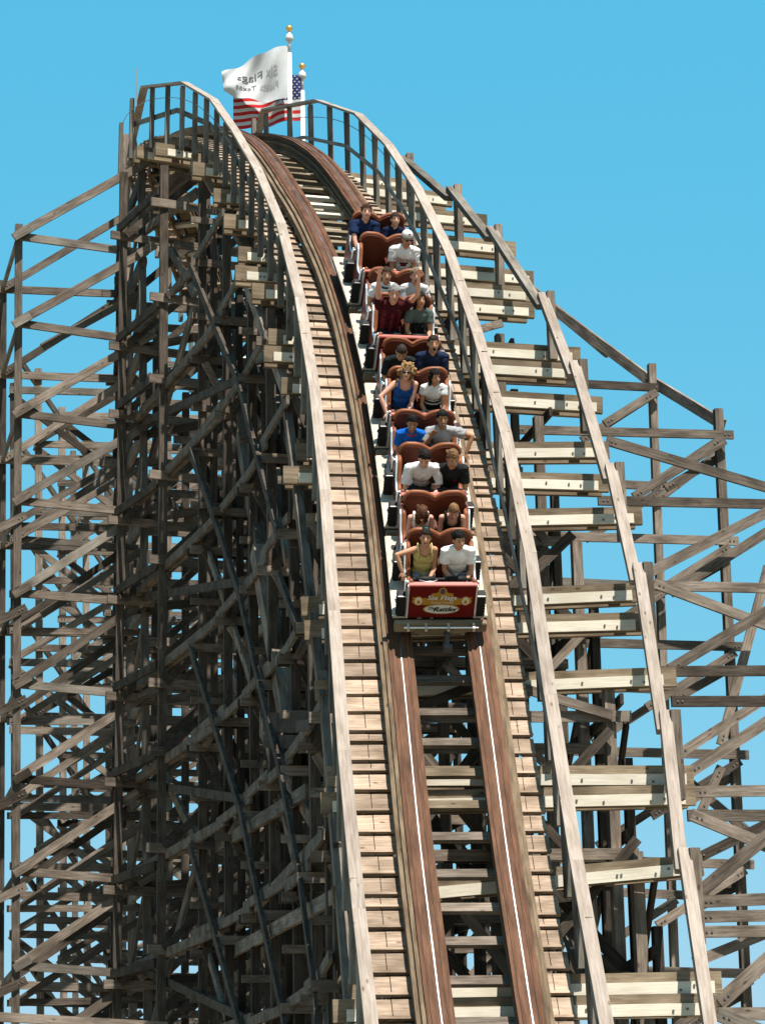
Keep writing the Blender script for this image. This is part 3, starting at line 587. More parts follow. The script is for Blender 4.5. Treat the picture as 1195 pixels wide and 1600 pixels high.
('brace', -8.01, 54.69, 7.78, -5.66, 55.45, 9.25, 0.15, 0.06),
('ledger', -8.09, 54.74, 7.75, -4.93, 55.76, 7.72, 0.16, 0.06),
('brace', -8.12, 55.01, 7.75, -6.08, 55.67, 6.18, 0.15, 0.06),
('ledger', -8.06, 54.74, 6.33, -4.93, 55.76, 6.27, 0.16, 0.06),
('brace', -7.96, 54.7, 4.95, -5.64, 55.46, 6.35, 0.15, 0.06),
('ledger', -8.03, 54.75, 4.93, -4.92, 55.76, 4.84, 0.16, 0.06),
('brace', -8.06, 55.03, 4.93, -6.05, 55.68, 3.36, 0.15, 0.06),
('post', -8.93, 71.1, 23.43, -8.62, 71.2, 4.36, 0.16, 0.16),
('ledger', -9.03, 70.93, 23.19, -4.7, 72.34, 23.4, 0.16, 0.06),
('brace', -8.91, 70.89, 21.2, -5.7, 71.94, 23.44, 0.15, 0.06),
('ledger', -9.0, 70.94, 21.16, -4.71, 72.33, 21.33, 0.16, 0.06),
('brace', -9.01, 71.22, 21.16, -6.25, 72.12, 19.08, 0.15, 0.06),
('ledger', -8.98, 70.95, 19.15, -4.71, 72.33, 19.28, 0.16, 0.06),
('brace', -8.86, 70.91, 17.21, -5.69, 71.94, 19.34, 0.15, 0.06),
('ledger', -8.95, 70.96, 17.17, -4.72, 72.33, 17.27, 0.16, 0.06),
('brace', -8.96, 71.23, 17.17, -6.24, 72.12, 15.11, 0.15, 0.06),
('ledger', -8.92, 70.96, 15.22, -4.72, 72.33, 15.28, 0.16, 0.06),
('brace', -8.81, 70.93, 13.33, -5.69, 71.94, 15.35, 0.15, 0.06),
('ledger', -8.9, 70.97, 13.3, -4.73, 72.33, 13.32, 0.16, 0.06),
('brace', -8.91, 71.25, 13.3, -6.22, 72.12, 11.25, 0.15, 0.06),
('ledger', -8.87, 70.98, 11.4, -4.73, 72.33, 11.39, 0.16, 0.06),
('brace', -8.76, 70.94, 9.57, -5.68, 71.94, 11.47, 0.15, 0.06),
('ledger', -8.85, 70.99, 9.53, -4.74, 72.32, 9.48, 0.16, 0.06),
('brace', -8.87, 71.27, 9.53, -6.21, 72.13, 7.49, 0.15, 0.06),
('ledger', -8.83, 71.0, 7.69, -4.74, 72.32, 7.61, 0.16, 0.06),
('brace', -8.71, 70.96, 5.9, -5.68, 71.95, 7.71, 0.15, 0.06),
('ledger', -8.8, 71.0, 5.87, -4.74, 72.32, 5.76, 0.16, 0.06),
('brace', -8.82, 71.28, 5.87, -6.2, 72.13, 3.84, 0.15, 0.06),
('post', -7.38, 69.6, 24.19, -7.17, 69.67, 4.27, 0.16, 0.16),
('ledger', -7.48, 69.43, 23.95, -3.21, 70.82, 24.18, 0.16, 0.06),
('brace', -7.5, 69.71, 23.95, -4.75, 70.6, 21.91, 0.15, 0.06),
('ledger', -7.47, 69.44, 21.94, -3.22, 70.82, 22.13, 0.16, 0.06),
('brace', -7.36, 69.4, 20.0, -4.2, 70.43, 22.17, 0.15, 0.06),
('ledger', -7.45, 69.44, 19.95, -3.24, 70.81, 20.11, 0.16, 0.06),
('brace', -7.47, 69.72, 19.96, -4.76, 70.6, 17.93, 0.15, 0.06),
('ledger', -7.44, 69.45, 18.0, -3.25, 70.81, 18.12, 0.16, 0.06),
('brace', -7.33, 69.41, 16.11, -4.21, 70.42, 18.18, 0.15, 0.06),
('ledger', -7.42, 69.45, 16.07, -3.27, 70.8, 16.15, 0.16, 0.06),
('brace', -7.43, 69.73, 16.08, -4.77, 70.6, 14.06, 0.15, 0.06),
('ledger', -7.4, 69.46, 14.17, -3.28, 70.8, 14.22, 0.16, 0.06),
('brace', -7.3, 69.42, 12.34, -4.22, 70.42, 14.29, 0.15, 0.06),
('ledger', -7.39, 69.46, 12.3, -3.29, 70.79, 12.31, 0.16, 0.06),
('brace', -7.4, 69.74, 12.3, -4.77, 70.6, 10.3, 0.15, 0.06),
('ledger', -7.37, 69.47, 10.46, -3.31, 70.79, 10.43, 0.16, 0.06),
('brace', -7.27, 69.43, 8.67, -4.24, 70.41, 10.52, 0.15, 0.06),
('ledger', -7.36, 69.47, 8.64, -3.32, 70.78, 8.58, 0.16, 0.06),
('brace', -7.38, 69.75, 8.64, -4.78, 70.59, 6.65, 0.15, 0.06),
('ledger', -7.34, 69.48, 6.84, -3.33, 70.78, 6.75, 0.16, 0.06),
('brace', -7.24, 69.44, 5.1, -4.25, 70.41, 6.85, 0.15, 0.06),
('brace', -8.29, 55.81, 21.02, -7.16, 67.67, 20.76, 0.16, 0.06),
('brace', -8.25, 55.82, 18.99, -7.14, 67.68, 18.38, 0.16, 0.06),
('brace', -8.22, 55.83, 16.99, -7.12, 67.69, 16.03, 0.16, 0.06),
('brace', -8.18, 55.84, 15.03, -7.1, 67.69, 13.73, 0.16, 0.06),
('brace', -8.15, 55.85, 13.11, -7.09, 67.7, 11.47, 0.16, 0.06),
('brace', -8.11, 55.86, 11.22, -7.07, 67.7, 9.24, 0.16, 0.06),
('brace', -8.08, 55.87, 9.36, -7.05, 67.71, 7.06, 0.16, 0.06),
('brace', -8.05, 55.88, 7.53, -7.04, 67.71, 4.91, 0.16, 0.06)]
DARK_MEMBERS = [
('brace', -4.47, 50.5, 21.8, -3.67, 48.5, 19.75, 0.2, 0.07),
('brace', -3.67, 48.5, 19.64, -4.7, 50.0, 16.75, 0.16, 0.07),
('brace', -2.96, 46.0, 11.65, -1.73, 41.0, 8.91, 0.24, 0.07),
('brace', -1.84, 41.0, 9.02, -0.5, 33.0, 5.87, 0.22, 0.07),
('brace', -4.69, 50.0, 10.87, -3.59, 47.5, 8.62, 0.17, 0.07),
('brace', -3.44, 47.0, 8.45, -4.5, 49.0, 5.38, 0.16, 0.07),
('stringer', -3.06, 46.6, 20.58, -2.4, 43.0, 14.96, 0.2, 0.2),
('stringer', -2.45, 43.2, 15.14, -2.0, 41.0, 12.34, 0.28, 0.2),
('stringer', -2.06, 41.0, 12.45, -1.52, 39.0, 9.21, 0.3, 0.24),
('ledger', -1.84, 39.0, 9.18, -0.77, 36.0, 8.56, 0.3, 0.14),
('ledger', -1.84, 39.0, 8.88, -0.77, 36.0, 8.29, 0.2, 0.14),
('stringer', -2.59, 44.6, 18.68, -1.83, 41.2, 14.39, 0.16, 0.14),
('stringer', -1.89, 41.3, 14.54, -1.48, 39.0, 11.71, 0.18, 0.14),
('stringer', -2.32, 43.0, 17.58, -1.27, 38.5, 12.82, 0.12, 0.1),
('brace', -5.24, 51.0, 22.41, -3.83, 49.6, 23.0, 0.36, 0.12),
('brace', -5.13, 50.6, 21.85, -3.66, 49.0, 22.2, 0.2, 0.1),
('brace', -3.3, 47.5, 15.78, -1.81, 42.0, 15.22, 0.17, 0.07),
('brace', -3.3, 47.5, 14.24, -1.82, 42.0, 13.84, 0.17, 0.07),
('brace', -3.3, 47.5, 12.48, -1.83, 42.0, 12.26, 0.17, 0.07),
('brace', -3.3, 47.5, 10.63, -1.85, 42.0, 10.61, 0.17, 0.07),
('brace', -3.31, 47.5, 8.94, -1.86, 42.0, 9.09, 0.17, 0.07),
('brace', -3.31, 47.5, 7.28, -1.87, 42.0, 7.6, 0.17, 0.07),
('brace', -3.31, 47.5, 5.65, -1.88, 42.0, 6.14, 0.17, 0.07),
('brace', -2.61, 44.0, 11.5, -0.75, 36.5, 10.76, 0.16, 0.07),
('brace', -3.09, 46.0, 6.25, -0.61, 33.0, 5.79, 0.2, 0.07),
('brace', -3.2, 46.0, 8.19, -1.14, 36.0, 7.61, 0.2, 0.07),
('brace', -2.91, 45.0, 6.48, -0.74, 34.0, 6.81, 0.16, 0.07)]
ZLEV = [23.01, 21.06, 19.15, 17.28, 15.51, 13.66, 11.79, 9.95, 8.17, 6.38, 4.61]
XYLA = [(-4.85, 49.43), (-4.84, 49.43), (-4.83, 49.43), (-4.81, 49.44), (-4.8, 49.44), (-4.79, 49.44), (-4.78, 49.45), (-4.77, 49.45), (-4.76, 49.45), (-4.75, 49.46), (-4.74, 49.46)]
_P = np.array(PTS)
def _dense(P, k=8):
    out = []
    for i in range(len(P) - 1):
        p0, p1, p2, p3 = P[max(i - 1, 0)], P[i], P[i + 1], P[min(i + 2, len(P) - 1)]
        for j in range(k):
            t = j / k
            out.append(0.5 * ((2 * p1) + (-p0 + p2) * t + (2 * p0 - 5 * p1 + 4 * p2 - p3) * t * t + (-p0 + 3 * p1 - 3 * p2 + p3) * t ** 3))
    out.append(P[-1]); return np.array(out)
TF = _dense(_P)
TS = np.r_[0, np.cumsum(np.linalg.norm(np.diff(TF, axis=0), axis=1))]
TT = np.gradient(TF, axis=0); TT /= np.linalg.norm(TT, axis=1)[:, None]
TL = np.stack([TT[:, 1], -TT[:, 0], 0 * TT[:, 0]], 1); TL /= np.linalg.norm(TL, axis=1)[:, None]
TN = np.cross(TL, TT)
SMAX = TS[-1]
def _g(A, s): return np.array([np.interp(s, TS, A[:, i]) for i in range(3)])
def tr(s, o=0.0, h=0.0, n=0.0, fwd=0.0):
    "point at arc length s, o to the right, h straight up, n along the track normal"
    q = _g(TF, s) + o * _g(TL, s) + np.array([0, 0, h]) + n * _g(TN, s) - fwd * _g(TT, s)
    return Vector(q)
def tdir(A, s): return Vector(_g(A, s)).normalized()

# ------------------------------------------------------------------ ground
gm, gn, gb = new_mat('dry ground')
t_ = gn.nodes.new('ShaderNodeTexNoise'); t_.inputs['Scale'].default_value = 0.4; t_.inputs['Detail'].default_value = 8
r_ = gn.nodes.new('ShaderNodeValToRGB'); r_.color_ramp.elements[0].color = (0.14, 0.13, 0.08, 1); r_.color_ramp.elements[1].color = (0.32, 0.27, 0.2, 1)
c_ = gn.nodes.new('ShaderNodeTexCoord'); gn.links.new(c_.outputs['Object'], t_.inputs['Vector']); gn.links.new(t_.outputs['Fac'], r_.inputs['Fac']); gn.links.new(r_.outputs[0], gb.inputs['Base Color']); gb.inputs['Roughness'].default_value = 1
g_ = mesh_obj('ground', [(-3000, -3000, 0), (3000, -3000, 0), (3000, 3000, 0), (-3000, 3000, 0)], [(0, 1, 2, 3)], gm); g_['kind'] = 'structure'

# ------------------------------------------------------------------ sweeps along the track
def sweep(name, prof, s0, s1, mat, parent, ds=0.35, hmode=True):
    """closed profile of (o, n) points swept along the track; n is along the track normal"""
    k = max(2, int((s1 - s0) / ds) + 1); ss = np.linspace(s0, s1, k); n = len(prof); v = []; uv = []
    per = np.r_[0, np.cumsum([math.dist(prof[i], prof[(i + 1) % n]) for i in range(n)])]
    for s in ss:
        for i, (o, h) in enumerate(prof): v.append(tr(s, o=o, n=h)); uv.append((s, per[i]))
    f = [(i * n + j, i * n + (j + 1) % n, (i + 1) * n + (j + 1) % n, (i + 1) * n + j) for i in range(k - 1) for j in range(n)]
    f.append(tuple(range(n))); f.append(tuple((k - 1) * n + j for j in range(n))[::-1])
    o = mesh_obj(name, v, f, mat, parent, uvs=uv)
    bm = bmesh.new(); bm.from_mesh(o.data); bmesh.ops.recalc_face_normals(bm, faces=bm.faces[:]); bm.to_mesh(o.data); bm.free()
    return o
def rect(o0, o1, n0, n1): return [(o0, n0), (o1, n0), (o1, n1), (o0, n1)]

S0, S1 = 0.0, SMAX
track = thing('coaster_track', 'rust brown wooden track with two shiny rails diving from the hilltop to the bottom edge', 'coaster track', tr(8.0))
for sg in (-1, 1):
    a = 0.535 * sg
    rail = sweep('rail', [(a - .165, -.07), (a + .165, -.07), (a + .165, -.004), (a + .12, 0), (a - .12, 0), (a - .165, -.004)], S0, S1, M['rust'], track)
    for nm, w0, w1, n0, n1, mt in (('laminated_stack', -.115, .115, -.125, -.072, 'laminate'), ('laminated_stack', -.14, .14, -.18, -.127, 'laminate'),
                                   ('laminated_stack', -.105, .105, -.25, -.182, 'laminate'), ('laminated_stack', -.13, .13, -.33, -.252, 'laminate')):
        sweep(nm, rect(a + w0, a + w1, n0, n1), S0, S1, M[mt], rail)
    sweep('running_strip', rect(a - .008, a + .008, .001, .007), S0, S1, M['steel'], rail)
    for q in (-.10, .095): sweep('edge_strip', rect(a + q - .018, a + q + .018, .001, .013), S0, S1, M['rust'], rail)
    # guard timbers along the outside of each rail
    b = a + sg * .165
    sweep('guard_timber', rect(min(b + sg * .006, b + sg * .055), max(b + sg * .006, b + sg * .055), -.16, -.035), S0, S1, M['laminate'], rail)
    sweep('guard_timber', rect(min(b + sg * .061, b + sg * .115), max(b + sg * .061, b + sg * .115), -.20, -.085), S0, S1, M['laminate'], rail)
# ties under the rails
s = 1.0
while s < SMAX - 1:
    e0 = -.80 - random.choice((0, .0, .12, .2)); e1 = .78
    L_, T_ = tdir(TL, s), tdir(TT, s)
    p0, p1 = tr(s, o=e0, n=-.39), tr(s, o=e1, n=-.39)
    beam('cross_tie', p0, p1, .07, .13, M[('weathered' if random.random() < .6 else 'tan_wood') if s < 23 else ('tan_wood' if random.random() < .8 else 'cream')], track, tdir(TN, s), .02)
    s += random.uniform(.52, .62)

# ------------------------------------------------------------------ walkways
def walkway(label, lo, hi, nlev, ragged):
    w = thing('walkway', label, 'walkway', tr(8.0, o=lo))
    mid = (lo + hi) / 2 + .02; items = []; s = 1.0
    while s < SMAX - 1:
        top = s > 21.5
        ln = random.uniform(.265, .305) if not top else random.uniform(.20, .235); gap = random.uniform(.045, .06) if not top else random.uniform(.06, .075)
        if random.random() < .05: ln *= .5
        ex = random.choice((0, 0, 0, .03, .09)) if ragged else random.choice((0, 0, .02))
        o0, o1 = tr(s, o=lo, n=nlev), tr(s + ln, o=lo, n=nlev); r0 = tr(s, o=hi + ex, n=nlev)
        W = Matrix.Identity(4); x = (r0 - o0).normalized(); z = x.cross((o1 - o0).normalized()); y = z.cross(x)
        for c_, vv in enumerate((x, y, z)):
            for r_ in range(3): W[r_][c_] = vv[r_]
        W.translation = o0; wd = (r0 - o0).length; m_ = mid - lo + random.uniform(-.02, .02); mb = MB(); jz = random.uniform(-.004, .004)
        mb.box(((m_ - .004) / 2, ln / 2, -.02), (m_ - .004, ln, .04)); mb.box(((m_ + .006 + wd) / 2, ln / 2 + .004, -.02 + jz), (wd - m_ - .006, ln - .008, .04))
        mb.box((wd / 2, .018, .012), (wd + random.uniform(0, .02), .034, .020))
        items.append((seen_size(o0, r0, ln), mb, W)); s += ln + gap
    items.sort(key=lambda q: -q[0])
    for q in items[:100]: q[1].build('tread', M['deck'], w, q[2])
    rest = MB()
    for q in items[100:]: rest.add([q[2] @ Vector(v_) for v_ in q[1].v], q[1].f)
    if rest.v: rest.build('tread', M['deck'], w)['kind'] = 'stuff'
    sweep('carriage_board', rect(lo + .03, lo + .075, nlev - .20, nlev - .05), S0, S1, M['laminate'], w)
    sweep('carriage_board', rect(hi - .075, hi - .03, nlev - .20, nlev - .05), S0, S1, M['laminate'], w)
    return w
walkway('wide planked walkway with cleats left of the rails', -1.33, -.80, -.30, True)
walkway('narrow planked walkway with cleats right of the rails', .68, 1.13, -.30, False)

# ------------------------------------------------------------------ handrails
def polyline_boards(root, name, o_, hfun, s0, s1, step, w, t, mat, flat, lap=0.0, side=0.0):
    s = s0; k = 0
    while s < s1:
        e = min(s + step, s1)
        of = o_ if callable(o_) else (lambda q: o_)
        p0, p1 = tr(s - lap, o=of(s), h=hfun(s)), tr(e + lap, o=of(e), h=hfun(e))
        if side:
            d = tdir(TN, s) * (side * (k % 2)); p0 = p0 + d; p1 = p1 + d
        T_ = (p1 - p0).normalized()
        hint = T_.cross(tdir(TL, s)).normalized() if flat else Vector((0, 0, 1))
        beam(name, p0, p1, w, t, M[mat], root, hint)
        s = e; k += 1
def hl(s): return np.interp(s, [0, 20, 28, 36, 60], [.72, .72, .78, .84, .9])
def hr(s): return np.interp(s, [0, 12, 28, 36, 60], [.78, .84, .90, .88, .9])
lh = thing('handrail', 'long grey wooden handrail along the left walkway over the hilltop', 'handrail', tr(8.0, o=-1.45))
polyline_boards(lh, 'top_board', -1.43, hl, 1.0, SMAX - .5, 2.55, .045, .16, 'cap', True)
lh_posts = Trestle(lh); s = 1.4
while s < SMAX - 1:
    lh_posts.add('post', tr(s, o=-1.47, h=-.62), tr(s, o=-1.45, h=float(hl(s)) - .10), .14, .09, 'grey_wood', Vector((0.2, -.98, 0)))
    s += 1.12 if s < 26 else 1.02
lh_posts.finish()
polyline_boards(lh, 'mid_board', -1.385, lambda s: hl(s) - .62, 1.0, SMAX - .5, 2.6, .10, .035, 'grey_wood', False)
rh = thing('handrail', 'long grey wooden handrail along the right walkway with a lower rail', 'handrail', tr(8.0, o=1.4))
def rho(s): return float(np.interp(s, [6.9, 11.3, 13.3, 15.4, 17.4, 19.8, 22.2, 25.3, 28.4, 31.4], [1.27, 1.27, 1.30, 1.32, 1.28, 1.22, 1.22, 1.26, 1.32, 1.36]))
polyline_boards(rh, 'top_board', rho, hr, 1.0, SMAX - .5, 2.75, .045, .17, 'cap', True)
rp = Trestle(rh); s = 1.7
while s < SMAX - 1:
    rp.add('post', tr(s, o=rho(s) + .04, h=-.75), tr(s, o=rho(s) + .02, h=float(hr(s)) - .10), .14, .09, 'grey_wood', Vector((0.2, -.98, 0)))
    s += 1.13
rp.finish()
def lro(s): return float(np.interp(s, [7.9, 9.7, 11.4, 12.9, 14.8, 15.8, 17.8, 19.8, 21.6, 23.7, 26.5, 28.7], [1.28, 1.30, 1.31, 1.28, 1.22, 1.18, 1.14, 1.14, 1.14, 1.15, 1.24, 1.36]))
polyline_boards(rh, 'lower_rail', lro, lambda s: .07, 1.0, SMAX - 6, 2.6, .07, .035, 'cap', True)
mb = MB(); mb.tube([tr(s_, o=-1.47, h=float(hl(s_)) - .36) for s_ in np.arange(28, 38.5, .5)], .008, 6); mb.build('safety_cable', M['cable'], lh)
mb = MB(); mb.tube([tr(s_, o=rho(s_) + .04, h=float(hr(s_)) - .36) for s_ in np.arange(28, 38.5, .5)], .008, 6); mb.build('safety_cable', M['cable'], rh)

# boards running down the outer ends of the cross beams
eg = thing('edge_rail', 'line of pale boards on short posts along right ends of the cross beams', 'rail', tr(8.0, o=2.5))
s, k = 2.0, 0
def ego(s): return float(np.interp(s, [8, 9.25, 11.3, 13.3, 14.6, 16, 19, 22.8, 24.8, 26.4, 28.4, 30.4], [2.62, 2.66, 2.75, 2.84, 2.87, 2.84, 2.81, 2.78, 2.75, 2.5, 2.39, 2.05]))
while s < 30.0:
    e = min(s + (2.35 if k % 2 else 2.9), 30.6)
    n = .14 if s < 22 else .10
    p0, p1 = tr(s - .05, o=ego(s) - .03, h=.03), tr(e + .12, o=ego(e) + .03, h=.17)
    beam('edge_board', p0, p1, .10, .16, M['cap' if s < 23 else 'grey_wood'], eg, (p1 - p0).cross(tdir(TL, s)).normalized())
    beam('post', tr(e, o=ego(e) + .15, h=-.9), tr(e, o=ego(e) + .14, h=.28), .15, .13, M['weathered'], eg, Vector((.2, -.98, 0)))
    s = e; k += 1

# ------------------------------------------------------------------ centre trestle
BEAMS = [(33.0, -1.5, 3.0, 0.0), (31.55, -1.79, 3.4, -0.02), (29.62, -1.71, 3.5, -0.018), (27.84, -1.78, 3.6, -0.022), (26.09, -1.79, 3.47, -0.014), (25.24, -1.96, 3.26, -0.006), (24.54, -1.78, 3.11, 0.0), (22.82, -1.74, 3.45, -0.008), (22.21, -1.88, 3.17, -0.013), (21.17, -1.71, 3.42, -0.026), (19.67, -1.62, 3.2, 0.03), (18.85, -1.87, 3.04, -0.008), (17.93, -1.59, 3.38, 0.034), (16.11, -1.77, 3.07, 0.045), (15.51, -1.75, 3.06, 0.025), (14.36, -1.65, 3.28, 0.037), (12.58, -1.57, 3.24, -0.002), (12.21, -1.67, 3.21, 0.016), (10.93, -1.58, 3.12, 0.08), (9.19, -1.49, 3.08, 0.012), (8.87, -1.7, 2.95, 0.008), (7.3, -1.7, 3.0, 0.01), (7.0, -1.6, 2.9, 0.01), (34.4, -1.9, 2.3, 0), (36.6, -1.6, 2.2, 0)]      # place along the track, left end, right end, tilt
def beam_pt(s, o, tl=0.0):
    T_ = tdir(TT, s); tan = abs(T_.z) / math.hypot(T_.x, T_.y)
    return tr(s, o=o, n=-.47) - Vector((0, 0, .135 + .12 * tan - (o - 1.9) * tl))
ct = thing('centre_trestle', 'tall dense shaded timber trestle carrying the track with cream faced cross beams', 'trestle', (tr(14.0).x, tr(14.0).y, 0))
for i, (s, lo, ro, tl) in enumerate(BEAMS):
    L_, F_ = tdir(TL, s), -tdir(TT, s); F_.z = 0; F_.normalize()
    p0, p1 = beam_pt(s, lo, tl), beam_pt(s, ro, tl)
    cb = beam('cross_beam', p0, p1, .27, .09, M['tan_wood'], ct)
    dn = Vector((0, 0, -.058)); q0, q1 = p0 + L_ * random.uniform(.14, .26) + F_ * .075 + dn, p1 - L_ * random.uniform(.08, .2) + F_ * .075 + dn
    W_, ln_ = frame_mat(q0, q1); bo = MB(); bo.add(*box_vf((ln_ / 2, 0, 0), (ln_, .05, .145)))
    for u in ([.06, .04 + random.random() * .02, .94, .90] + [random.uniform(.45, .85) for _ in range(3)]):
        z_ = random.uniform(-.03, .03); sg_ = 1 if (W_.to_3x3() @ Vector((0, 1, 0))).dot(F_) > 0 else -1
        bo.tube([(u * ln_, sg_ * .01, z_), (u * ln_, sg_ * .043, z_)], .015, 8, 1)
    bo.build('face_board', [M['cream'], M['bolt']], cb, W_)
    beam('cross_beam', p0 - F_ * .24 + L_ * .05, p1 - F_ * .24 - L_ * .06, .27, .09, M['tan_wood'], ct)

tz = Trestle(ct)
BENT_S = [32.21, 29.6, 26.98, 24.59, 21.69, 18.45, 15.18, 12.31, 8.98, 5.4]
POST_O = [-1.5, -.6, .72, 2.36]
levels = sorted(ZLEV + [2.7])
bents = []
for i, s in enumerate(BENT_S):
    base = tr(s); L_ = tdir(TL, s); F_ = Vector((L_.y, -L_.x, 0))
    T_ = tdir(TT, s); top = base.z - .62 - .36 * T_.z / math.hypot(T_.x, T_.y)
    pos = [Vector((base.x, base.y, 0)) + L_ * (o + random.uniform(-.05, .05)) for o in POST_O]
    bents.append((pos, top, L_, F_))
    for j, p in enumerate(pos):
        tz.add('post', (p.x, p.y, 0), (p.x, p.y, top - (.25 if j == 3 else .1)), .145, .145, 'weathered' if j == 3 else 'dark_shade_wood', Vector((.2, -.98, 0)))  # posts under the deck get the darkened shade colour, outer right ones don't
        if j in (0, 3): tz.add('post', (p.x + .22 * L_.x, p.y + .22 * L_.y - .02, 0), (p.x + .22 * L_.x, p.y + .22 * L_.y, top - 1.2), .13, .12, 'dark_shade_wood', Vector((.2, -.98, 0)))
    lv = [z for z in levels if z < top - .5]
    for k, z in enumerate(lv):
        z += random.uniform(-.12, .12)
        a, b = pos[0] - L_ * .25 + Vector((0, 0, z)), pos[-1] + L_ * .3 + Vector((0, 0, z))
        tz.add('ledger', a + F_ * .11, b + F_ * .11, .15, .05, 'weathered')
        if k % 2 == 0: tz.add('ledger', a - F_ * .11, b - F_ * .11, .15, .05, 'dark_shade_wood')
        zn = (lv[k + 1] if k + 1 < len(lv) else top) - .1
        if i % 2 == 0 and zn - z > 1.2: tz.add('ledger', a + F_ * .11 + Vector((0, 0, .85)), b - L_ * 1.2 + F_ * .11 + Vector((0, 0, .85)), .12, .05, 'weathered')
        for j in range(3):
            up = (k + j + i) % 2 == 0
            a2, b2 = pos[j] + F_ * .19, pos[j + 1] + F_ * .19
            tz.add('brace', a2 + Vector((0, 0, z if up else zn)), b2 + Vector((0, 0, zn if up else z)), .13, .05, 'weathered' if random.random() < .35 else 'dark_shade_wood')
            if (k + j) % 3 == 0: tz.add('brace', a2 - F_ * .38 + Vector((0, 0, zn if up else z)), b2 - F_ * .38 + Vector((0, 0, z if up else zn)), .15, .06, 'dark_shade_wood')
# timbers running from bent to bent
for i in range(len(bents) - 1):
    A, B = bents[i], bents[i + 1]
    for j in range(4):
        L_ = A[2]; sg = -1 if j < 2 else 1
        lv = [z for z in levels if z < B[1] - .3]
        for k, z in enumerate(lv):
            off = L_ * (sg * .13); z2 = z + random.uniform(-.1, .1)
            a, b = A[0][j] + off, B[0][j] + off
            if j in (0, 3) or k % 2 == 0:
                ex = (b - a).normalized() * .3
                tz.add('ledger', a - ex + Vector((0, 0, z2 + .2)), b + ex + Vector((0, 0, z2 + .2)), .15, .05, 'dark_shade_wood' if j else 'weathered')
            zn = min(lv[k + 1] if k + 1 < len(lv) else z + 1.3, B[1] - .35)
            if zn < z + .3: continue
            if (i + k + j) % 2 == 0 and j in (0, 3):
                tz.add('brace', a + off * .8 + Vector((0, 0, zn if j == 0 else z)), b + off * .8 + Vector((0, 0, z if j == 0 else zn)), .15, .06, 'dark_shade_wood')
            if (i + k) % 4 == 1 and j in (0, 1, 3):
                tz.add('brace', a - off * 1.6 + Vector((0, 0, zn)), b - off * 1.6 + Vector((0, 0, z)), .15, .06, 'weathered')
# stringers hugging the left beam ends and the raking struts below them
for (s0, s1, n, o) in [(8, 15.5, -.62, -1.62), (15, 22.5, -.6, -1.66), (22, 27.5, -.58, -1.66), (1, 8.5, -.62, -1.62)]:
    tz.add('stringer', tr(s0, o=o + .12, h=n - .75), tr(s1, o=o + .08, h=n - .75), .2, .12, 'weathered')
for (k, x0, y0, z0, x1, y1, z1, w, t) in DARK_MEMBERS:
    tz.add(k, (x0, y0, z0), (x1, y1, z1), w, t, 'dark_shade_wood' if k == 'ledger' else 'weathered')
# from the crest frame at the left to the first bents
for k, z in enumerate(ZLEV):
    a = Vector((XYLA[k][0], XYLA[k][1], z + .1))
    for bi in (0, 1, 2):
        if z < bents[bi][1] - .4:
            p = bents[bi][0][0]
            if bi < 2: tz.add('ledger', a + Vector((-.12, -.18 - .07 * bi, 0)), Vector((p.x, p.y - .15, z + .1 + .05 * bi)), .17, .06, 'weathered')
            elif k % 2: tz.add('brace', a + Vector((-.1, .1, 0)), Vector((p.x, p.y, z - 1.6)), .15, .06, 'dark_shade_wood')
    p = bents[0][0][-1]
    if z < bents[0][1] - .3: tz.add('ledger', a + Vector((-.2, .12, -.25)), Vector((p.x, p.y, z - .25)), .16, .06, 'dark_shade_wood')
# bents behind the hilltop
prev = None
for i, s in enumerate((34.6, 37.0, 39.6, 42.4, 45.2, 48.0, 50.2)):
    base = tr(min(s, SMAX - .2)); L_ = tdir(TL, min(s, SMAX - .2))
    if i >= 2: L_ = Vector((.97, .24, 0)).normalized()
    F_ = Vector((L_.y, -L_.x, 0)); top = base.z - 1.05
    pos = [Vector((base.x, base.y, 0)) + L_ * o for o in (-1.72, .1, 1.9)]
    for p in pos: tz.add('post', (p.x, p.y, 0), (p.x, p.y, top), .16, .16, 'dark_shade_wood', Vector((.2, -.98, 0)))
    lv = [z for z in levels if z < top - .4]
    for k, z in enumerate(lv):
        z += random.uniform(-.3, .3)
        tz.add('ledger', pos[0] - L_ * .3 + F_ * .11 + Vector((0, 0, z)), pos[-1] + L_ * .3 + F_ * .11 + Vector((0, 0, z)), .17, .06, 'weathered')
        zn = z + 1.75
        for j in range(len(pos) - 1):
            if zn < top + .5: tz.add('brace', pos[j] + F_ * .19 + Vector((0, 0, z)), pos[j + 1] + F_ * .19 + Vector((0, 0, zn)), .15, .06, 'dark_shade_wood')
        if prev is not None:
            for j in (0, len(pos) - 1):
                pj = prev[min(j, len(prev) - 1)]
                tz.add('ledger', pj + Vector((-.1, 0, z + .2)), pos[j] + Vector((-.1, 0, z + .2)), .17, .06, 'dark_shade_wood')
    prev = pos
tz.finish()

